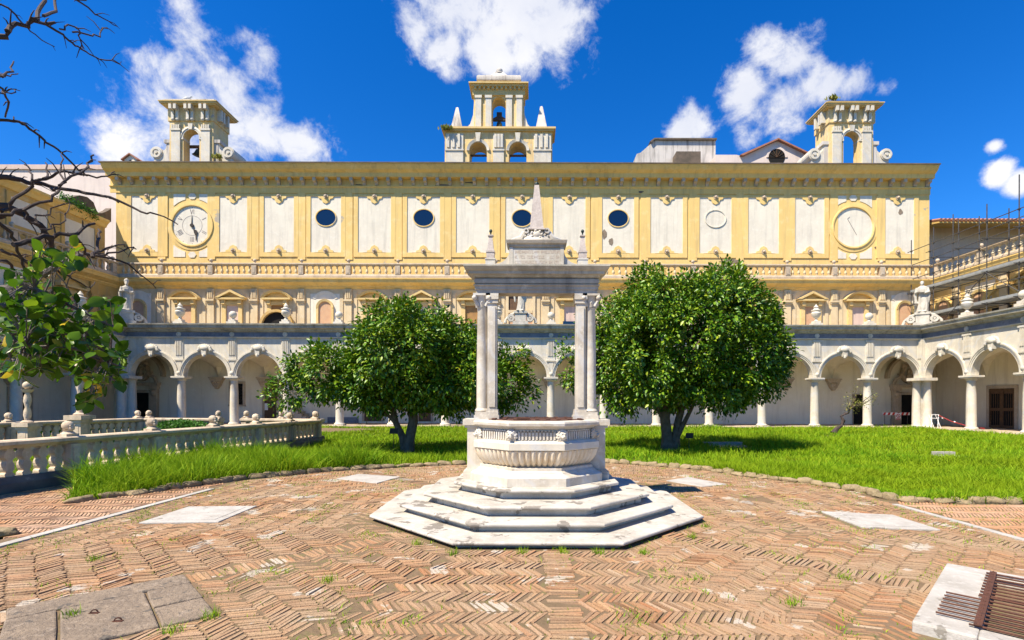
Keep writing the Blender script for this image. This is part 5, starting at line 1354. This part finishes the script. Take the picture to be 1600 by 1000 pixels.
# ------------------------------------------------------------------ grass
BL_V = np.array([(-.5,0,0),(.5,0,0),(-.36,.5,.0),(.36,.5,.0),(0,1,0)])
BL_F = np.array([(0,1,3),(0,3,2),(2,3,4)])
def blades(name, x, y, h, wd, bend, m, parent=None, z=-.04):
    n = len(x); a = rng.uniform(0,2*PI,n); bd = rng.uniform(.15,1,n)*bend; ba = rng.uniform(0,2*PI,n)
    dx_, dy_ = np.cos(a), np.sin(a); V = np.zeros((n,5,3)); lean = rng.normal(0,.10,(n,2))
    for i,(u,v,_) in enumerate(BL_V):
        off = h*bd*v*v
        V[:,i,0] = x + dx_*u*wd + np.cos(ba)*off + lean[:,0]*h*v; V[:,i,1] = y + dy_*u*wd + np.sin(ba)*off + lean[:,1]*h*v; V[:,i,2] = z + h*v*(1-.35*bd*v)
    T = (np.arange(n)*5)[:,None,None] + BL_F[None]
    return obj(name, np_mesh(name, V.reshape(-1,3), T.reshape(-1,3), m), None, parent)
def nz2(x, y, s, o=0.0): return np.array([mnoise.noise(Vector((a*s+o,c*s,o))) for a,c in zip(x,y)])
CEM = [(-9.9,8.0),(-8.45,19.9),(-8.4,20.6),(-15.8,21.2),(-18.5,12.5),(-18.5,8)]
gx = []; gy = []
def scatter(n, x0, x1, y0, y1):
    x = rng.uniform(x0,x1,n); y = rng.uniform(y0,y1,n)
    k = ~inpoly(x,y,PAVE) & (x > -1.12*y-2) & (x < 1.05*y+2) & (x > -25.8) & (x < 24.9) & (y < 32.9)
    k &= ~((np.abs(y - (8+ (x+9.72)*8.04)) < 0) )
    for (cx,cy,rx,ry) in ((W(1142,697,19.2)[0],19.2,.75,.9),(W(1500,712,15.8)[0],15.6,.33,.55),(W(345,680,28)[0],29.5,9,2.4)): k &= ((x-cx)/rx)**2+((y-cy)/ry)**2 > 1
    return x[k], y[k]
zones = [(46000,-10,-4,8,14,1),(56000,4,10,8.4,13,0),(60000,-12,14,11,17,0),(46000,8,19,8.4,17,0),(90000,-22,25,17,25,0),(60000,-26,25,25,33,0),(14000,-18,-9.5,8.5,21,2)]
X=[];Yy=[];Hh=[];Wd=[]
for (n,x0,x1,y0,y1,tall) in zones:
    x,y = scatter(n,x0,x1,y0,y1); nn = nz2(x,y,.45); h = (.21+.20*nn+.10*nz2(x,y,1.6,7.0))*rng.uniform(.5,1.35,len(x))
    cl = np.exp(-((x-W(1195,690,18.5)[0])**2/1.1+(y-18.2)**2/1.0)); h += cl*.75*rng.uniform(.6,1,len(x))
    if tall == 1: h = (.58+.42*nz2(x,y,.9,3.0))*rng.uniform(.45,1.25,len(x))*np.clip((y-8.0)/1.6,.25,1)*np.clip((x+9.9)/1.0,.35,1)
    h *= np.where((y > 24) & (x < 5), .8, 1)
    X.append(x);Yy.append(y);Hh.append(np.clip(h,.06,1));Wd.append(np.where(tall==1,.016,.008+.00085*y)*rng.uniform(.7,1.3,len(x)))
o = blades('grass', np.concatenate(X),np.concatenate(Yy),np.concatenate(Hh),np.concatenate(Wd),.95,M_grass); o['kind']='stuff'
# weeds in the brick joints
x = rng.uniform(-6.3,6.3,190000); y = rng.uniform(2.4,14,190000)
k = inpoly(x,y,MAIN) & ~inpoly(x,y,OCT)
for hq in HOLES: k &= ~inpoly(x,y,hq)
nn = nz2(x,y,1.7,5.0); edge = np.zeros(len(x))
for i in range(8):
    (ax_,ay_),(bx_,by_) = OCT[i],OCT[(i+1)%8]; px_,py_ = bx_-ax_,by_-ay_; tt_ = np.clip(((x-ax_)*px_+(y-ay_)*py_)/(px_*px_+py_*py_),0,1); dd = np.hypot(x-ax_-tt_*px_,y-ay_-tt_*py_); edge = np.maximum(edge,np.exp(-(dd/.10)**2))
n3 = nz2(x,y,5.0,9.0)
pr = np.clip((nn-.04)*2.4,0,1)*np.clip(n3*3+.3,0,1) + edge*np.clip(n3*3,0,1)*.9 + np.clip(np.abs(x)-5.3,0,.6)*1.0*(n3>0) + .03
k &= rng.random(len(x)) < pr*.75
xs,ys_ = x[k],y[k]
x2 = rng.uniform(6.1,13,9000); y2 = rng.uniform(6.2,8.5,9000); k2 = (nz2(x2,y2,6.0,2.0) > .22); x3 = np.concatenate([xs,x2[k2]]); y3 = np.concatenate([ys_,y2[k2]])
o = blades('joint_weeds', x3, y3, rng.uniform(.018,.05,len(x3))*(1+1.0*rng.random(len(x3))**5), np.full(len(x3),.0075)*rng.uniform(.7,1.4,len(x3)), 1.3, M_grass, z=-.008); o['kind']='stuff'
# larger tufts
tuf = [(-.85,5.65),(-1.35,6.05),(1.25,5.7),(2.35,6.9),(.35,5.72),(.75,5.70),(-3.6,4.02),(-2.5,4.0),(-2.62,3.75),(2.2,4.3),(-1.9,4.8),(2.0,6.35),(-.1,5.7),(3.0,4.9),(-4.6,5.4)]
x = np.concatenate([np.full(60,a)+rng.normal(0,.035,60) for a,c in tuf]); y = np.concatenate([np.full(60,c)+rng.normal(0,.035,60) for a,c in tuf])
o = blades('weed_tufts', x, y, rng.uniform(.04,.12,len(x)), np.full(len(x),.006), 1.0, M_grass, z=-.010); o['kind']='stuff'
for (lab,px,py,Y,hx,hy) in (('pale slab half hidden in the grass behind the right camellia',1142,698,19.0,.75,.7),('small pale stepping slab in the grass at far right',1500,713,15.6,.32,.5)):
    x,_,_z = W(px,py,Y); b = MB(); b.box(-hx,hx,-hy,hy,-.06,.02); b.box(-hx,hx,hy+.05,hy+.2,-.06,.12); o = obj('stepping_slab', b, M_slab, loc=(x,Y,0)); tag(o, lab, 'slab', 'slabs in the lawn')
b = MB(); b.box(W(345,680,28)[0]-9,W(345,680,28)[0]+9,27.6,33.0,-.058,-.03); struct('gravel_path', b, M_mortar)

# ------------------------------------------------------------------ small signs and barriers
for (lab,px,py,Y,h) in (('small black plant label on a thin stake by the left camellia',615,674,16.4,.62),('small black plant label in the grass by the right camellia',1077,680,17.2,.42)):
    x,_,z = W(px,py,Y); t = thing('plant_label', lab, 'sign', (x,Y,0))
    b = MB(); b.tube([(0,.02,-.05),(0,.02,z-.05)],.010,6); obj('stake', b, M_iron, t)
    b = MB(); b.prism([(-.13,-.09),(.13,-.09),(.15,.09),(-.11,.09)],-.006,.006); obj('plate', b, M_black, t, loc=(0,0,z))
x,_,_z = W(1416,660,36); t = thing('barrier', 'red and white striped barrier with a small sign beside the corner pier', 'barrier', (XR+.2,36.2,.03))
b = MB(); b.box(-.95,.95,-.02,.02,.72,.90); obj('board', b, M_pwhite, t)
b = MB()
for k in range(6): x0 = -.95+k*.32; b.prism([(x0,.72),(x0+.16,.72),(x0+.24,.90),(x0+.08,.90)],-.024,-.02)
obj('stripes', b, M_red, t)
b = MB(); b.box(-.06,.30,-.05,-.03,.38,.86); s = obj('sign', b, M_pwhite, t); b = MB(); b.ring(.12,.66,[(.10,-.058),(.10,-.05),(.145,-.05),(.145,-.058)],0,2*PI,20); b.prism([(.04,.72),(.06,.74),(.20,.60),(.18,.58)],-.058,-.05); b.box(-.04,.28,-.056,-.05,.40,.48); obj('prohibition_ring', b, M_red, s)
b = MB(); b.ball(.12,-.052,.66,.05,8,.6,.1,1); obj('pictogram', b, M_black, s)
b = MB()
for s_ in (-.8,.8): b.tube([(s_,0,0),(s_,0,.8)],.02,6)
obj('legs', b, M_steel, t)
t = thing('trestle', 'small white metal trestle holding striped tape beside the corner pier', 'trestle', (W(1466,672,32.4)[0],32.4,.03))
b = MB()
for x0 in (-.42,.0): b.tube([(x0-.1,-.1,0),(x0+.1,.1,.85)],.018,6); b.tube([(x0+.1,-.1,0),(x0-.1,.1,.85)],.018,6)
b.tube([(-.42,0,.85),(.05,0,.85)],.018,6); b.tube([(-.42,0,.62),(.05,0,.62)],.018,6); obj('frame', b, M_pwhite, t)
o = MB(); o.tube([(.05,0,.80),(.35,-.6,.45),(.75,-1.5,.16),(1.0,-2.2,.1)],.018,6); o2 = obj('barrier_tape', o, M_red, loc=tuple(t.location)); tag(o2, 'red and white plastic tape sagging from the trestle to the ground', 'tape')
w_ = MB()
for k in range(3): f0 = (.12+.3*k); w_.ball(.05+.95*f0,-2.2*f0**1.3,.80-.70*f0**.7,.024,6,2.0,2.6,2.2)
obj('white_stripe', w_, M_pwhite, o2)
for (px,lab) in ((790,'pinkish terracotta pot behind the well rim at left'),(815,'small dark terracotta pot behind the well rim beside the tree')):
    x,_,z = W(px,650,9.0); o = MB(); o.lathe([(.05,0),(.08,.04),(.10,.14),(.11,.15),(.11,.18),(.09,.18)],seg=16)
    if px == 790: continue

# ------------------------------------------------------------------ foreground trees at the left edge
def trace(b, pts, r0, r1, Y0, Y1, seg=7, sub=3, wob=.006):
    P = [Vector(W(p,q_,Y0+(Y1-Y0)*i/(len(pts)-1))) for i,(p,q_) in enumerate(pts)]
    Q = []
    for i in range(len(P)-1):
        p0 = P[max(i-1,0)]; p1=P[i]; p2=P[i+1]; p3=P[min(i+2,len(P)-1)]
        for k in range(sub):
            f = k/sub; Q.append(.5*((2*p1)+(p2-p0)*f+(2*p0-5*p1+4*p2-p3)*f*f+(3*p1-p0-3*p2+p3)*f**3) + Vector((rng.normal(0,wob*.3),rng.normal(0,wob),rng.normal(0,wob*.3))))
    Q.append(P[-1]); n = len(Q); b.tube(Q,[(r0+(r1-r0)*i/(n-1))*.66 for i in range(n)],seg)
    return Q
def spurs(b, Q, n, l, r):
    for _ in range(n):
        i = rng.integers(1,len(Q)-1); d = (Q[i+1]-Q[i-1]).normalized(); s = Vector((rng.normal(0,1),rng.normal(0,.6),rng.normal(0,1))); s = (s - d*s.dot(d)).normalized()
        e_ = Q[i]+(s+d*.7).normalized()*l*rng.uniform(.4,1.2); b.tube([Q[i],(Q[i]+e_)/2+Vector((0,0,.006)),e_],[r,r*.8,r*.4],5)
BT = Vector((-3.9,1.0,0))
t = thing('bare_tree', 'dead looking bare tree reaching dark twigs in from the left edge', 'tree', tuple(BT))
b = MB(); tb = MB()
tb.tube([(-3.9,1.0,-.1),(-3.85,1.05,.8),(-3.6,1.2,1.7),(-3.3,1.35,2.3),(-3.1,1.5,2.9)],[.15,.12,.09,.07,.045],10)
for e_ in ((-85,60),(-85,190),(-70,215),(-70,290),(-70,340),(-80,330),(-60,400),(-60,470),(-80,5)):
    p = W(e_[0],e_[1],1.62); tb.tube([(-3.32,1.34,2.1+.15*(e_[1]<200)),((-3.32+p[0])/2,1.5,(2.2+p[2])/2),p],[.035,.022,.011],7)
D1, D2 = 1.62, 1.82
TR = [([(-85,60),(0,54),(15,46),(38,41),(55,37),(85,37)],.014,.006,10),([(51,34),(62,15),(68,-4)],.010,.008,0),([(76,34),(80,15),(86,-4)],.007,.006,0),
 ([(55,34),(75,44),(96,56),(110,69),(125,78),(145,89),(170,96),(188,98)],.007,.0025,9),([(95,51),(107,41),(118,45),(122,57),(129,77)],.004,.003,3),([(110,51),(140,55),(155,54),(166,45)],.004,.0025,3),
 ([(-80,5),(0,10),(25,30),(45,50),(65,65),(84,75)],.006,.002,2),([(105,-6),(120,4),(140,17),(160,32),(182,43)],.005,.002,2),([(105,-6),(125,2),(142,0)],.006,.003,2),
 ([(-85,190),(0,191),(25,192),(40,199),(62,215),(82,232),(101,246),(122,268),(136,276)],.008,.004,8),([(0,122),(12,110),(20,98)],.005,.003,1),([(-20,128),(0,122),(14,121),(27,117)],.006,.002,2),([(-30,120),(0,140),(10,162),(7,185)],.006,.004,3),([(0,149),(15,147),(30,144)],.004,.002,1),
 ([(-70,290),(0,279),(28,282),(53,287),(87,294),(129,301),(172,310),(221,333),(247,337),(277,352)],.015,.003,8),([(172,310),(184,318)],.006,.004,0),
 ([(-30,350),(2,338),(14,322),(48,292),(69,282),(103,271),(138,277),(166,277),(178,270)],.011,.003,5),([(85,300),(92,297),(124,272),(137,258),(145,244)],.007,.004,3),([(55,285),(45,270),(37,259)],.005,.003,1),([(69,282),(71,268),(70,256)],.005,.003,1),([(92,290),(97,265),(94,244)],.005,.003,2),
 ([(-80,330),(0,340),(34,329),(76,313),(92,299)],.010,.006,4),([(-70,340),(0,324),(28,333),(55,349),(71,366),(80,384),(78,400)],.020,.012,4),
 ([(20,385),(51,377),(76,369),(108,369),(129,359),(147,351)],.012,.006,5),([(108,369),(124,377),(131,395),(143,400),(172,399),(200,389),(212,391)],.010,.003,5),([(143,400),(184,409),(220,430),(243,452)],.006,.002,2),([(143,402),(152,395),(156,373),(153,360)],.008,.005,2),
 ([(150,398),(175,385),(195,386),(205,389)],.005,.002,3),([(0,350),(18,372),(30,395),(38,425),(50,450)],.008,.005,3),([(0,395),(20,400),(45,415),(60,440)],.008,.004,3),([(34,329),(50,350),(60,340),(76,335),(100,320)],.006,.003,4),([(60,360),(85,355),(105,340),(104,310)],.005,.002,3),([(-40,420),(0,410),(25,425),(40,470)],.009,.005,3),([(78,400),(95,430),(120,440),(140,452),(148,442)],.005,.002,3)]
for pts,r0,r1,ns_ in TR:
    far = rng.uniform(-.14,.14); Q = trace(b, pts, r0, r1, D1+far, D2+far)
    if ns_: spurs(b, Q, ns_, .05, min(.0026,r1*.7))
for Vt in (b,tb): Vt.v = [(x-BT.x,y-BT.y,z-BT.z) for x,y,z in Vt.v]
obj('twigs', b, M_twig, t, smooth=True); obj('trunk', tb, M_bark, t, smooth=True)
LTp = Vector((-3.5,.9,0))
t = thing('broadleaf_tree', 'glossy broad leaved tree with pale limbs and some yellow leaves at the left edge', 'tree', tuple(LTp))
b = MB()
b.tube([(-3.5,.9,-.1),(-3.45,1.0,.7),(-3.2,1.15,1.4),(-2.6,1.3,1.85),W(-60,490,1.45)],[.12,.10,.075,.04,.018],10)
limbs = [([(-60,490),(0,458),(32,444),(80,423),(110,407),(129,400)],.024,.008,2),([(-60,500),(0,480),(12,500),(20,530),(40,555)],.018,.007,0),([(12,450),(40,475),(80,500),(115,530),(140,560),(150,590),(140,620)],.014,.004,0),([(32,444),(70,460),(110,480),(150,500),(185,515)],.010,.003,0),([(20,530),(60,545),(110,545),(160,565),(195,575)],.010,.003,0),([(80,500),(120,510),(150,540),(170,600)],.008,.003,0),([(-40,520),(0,540),(25,570)],.012,.004,0)]
tipsL = []
for pts,r0,r1,_n in limbs:
    dd = rng.uniform(-.06,.09); Q = trace(b, pts, r0, r1, 1.40+dd, 1.50+dd); tipsL += Q[2:]
blobs = [(40,490,42,34),(90,500,42,34),(18,548,38,24),(75,545,40,30),(125,535,34,22),(148,565,30,18),(178,560,18,8),(150,600,22,9),(60,415,30,10),(112,405,20,10),(178,590,12,4),(30,585,16,5),(155,505,26,10),(170,480,14,4),(140,625,12,3),(30,450,30,10),(5,470,18,8)]
CL=[];DL=[];SZ=[]
for (px,py,r,n) in blobs:
    for _ in range(int(n*2.5)):
        a = rng.uniform(0,2*PI); rr_ = r*math.sqrt(rng.random()); Y_ = rng.uniform(1.28,1.68); c_ = W(px+rr_*math.cos(a),py+rr_*math.sin(a),Y_); CL.append(c_)
        d = np.array([rng.normal(.25,.8),rng.normal(-.25,.6),rng.normal(-.35,.6)]); d /= np.linalg.norm(d); DL.append(d); SZ.append(rng.uniform(.030,.052)*Y_/1.5)
        # a short stalk runs from the nearest limb point to the leaf
        q = min(tipsL, key=lambda v: (v-Vector(c_)).length)
        if (q-Vector(c_)).length < .13: b.tube([q,(q+Vector(c_))/2+Vector((0,0,.012)),Vector(c_)],[.0018,.0014,.001],4)
CL=np.array(CL); DL=np.array(DL); SZ=np.array(SZ)
b.v = [(x-LTp.x,y-LTp.y,z-LTp.z) for x,y,z in b.v]; obj('limbs', b, M_limb, t, smooth=True)
BV = []; 
for v in np.linspace(0,1,7):
    w_ = .34*math.sin(PI*min(1,v*.96+.02))**.75*(1.0-.12*v); BV += [(-w_,v,.07-.16*v*v+ .0),(0,v,-.16*v*v),(w_,v,.07-.16*v*v)]
LS_Vb = np.array(BV); LS_Fb = []
for i in range(6):
    for k in range(2): a=i*3+k; LS_Fb += [(a,a+1,a+4),(a,a+4,a+3)]
LT_V, LT_F = LS_Vb, np.array(LS_Fb)
off_ = np.array(tuple(LTp))
def big(name, idx, m):
    o = leaves(name, CL[idx]-off_, DL[idx], SZ[idx], m, t, False, .35); o.data.polygons.foreach_set('use_smooth', np.ones(len(o.data.polygons),dtype=bool)); return o
yl = rng.choice(len(CL), 26, replace=False); gl = np.setdiff1d(np.arange(len(CL)), yl)
big('foliage', gl, M_leaf2); big('yellow_leaves', yl, M_leafy)
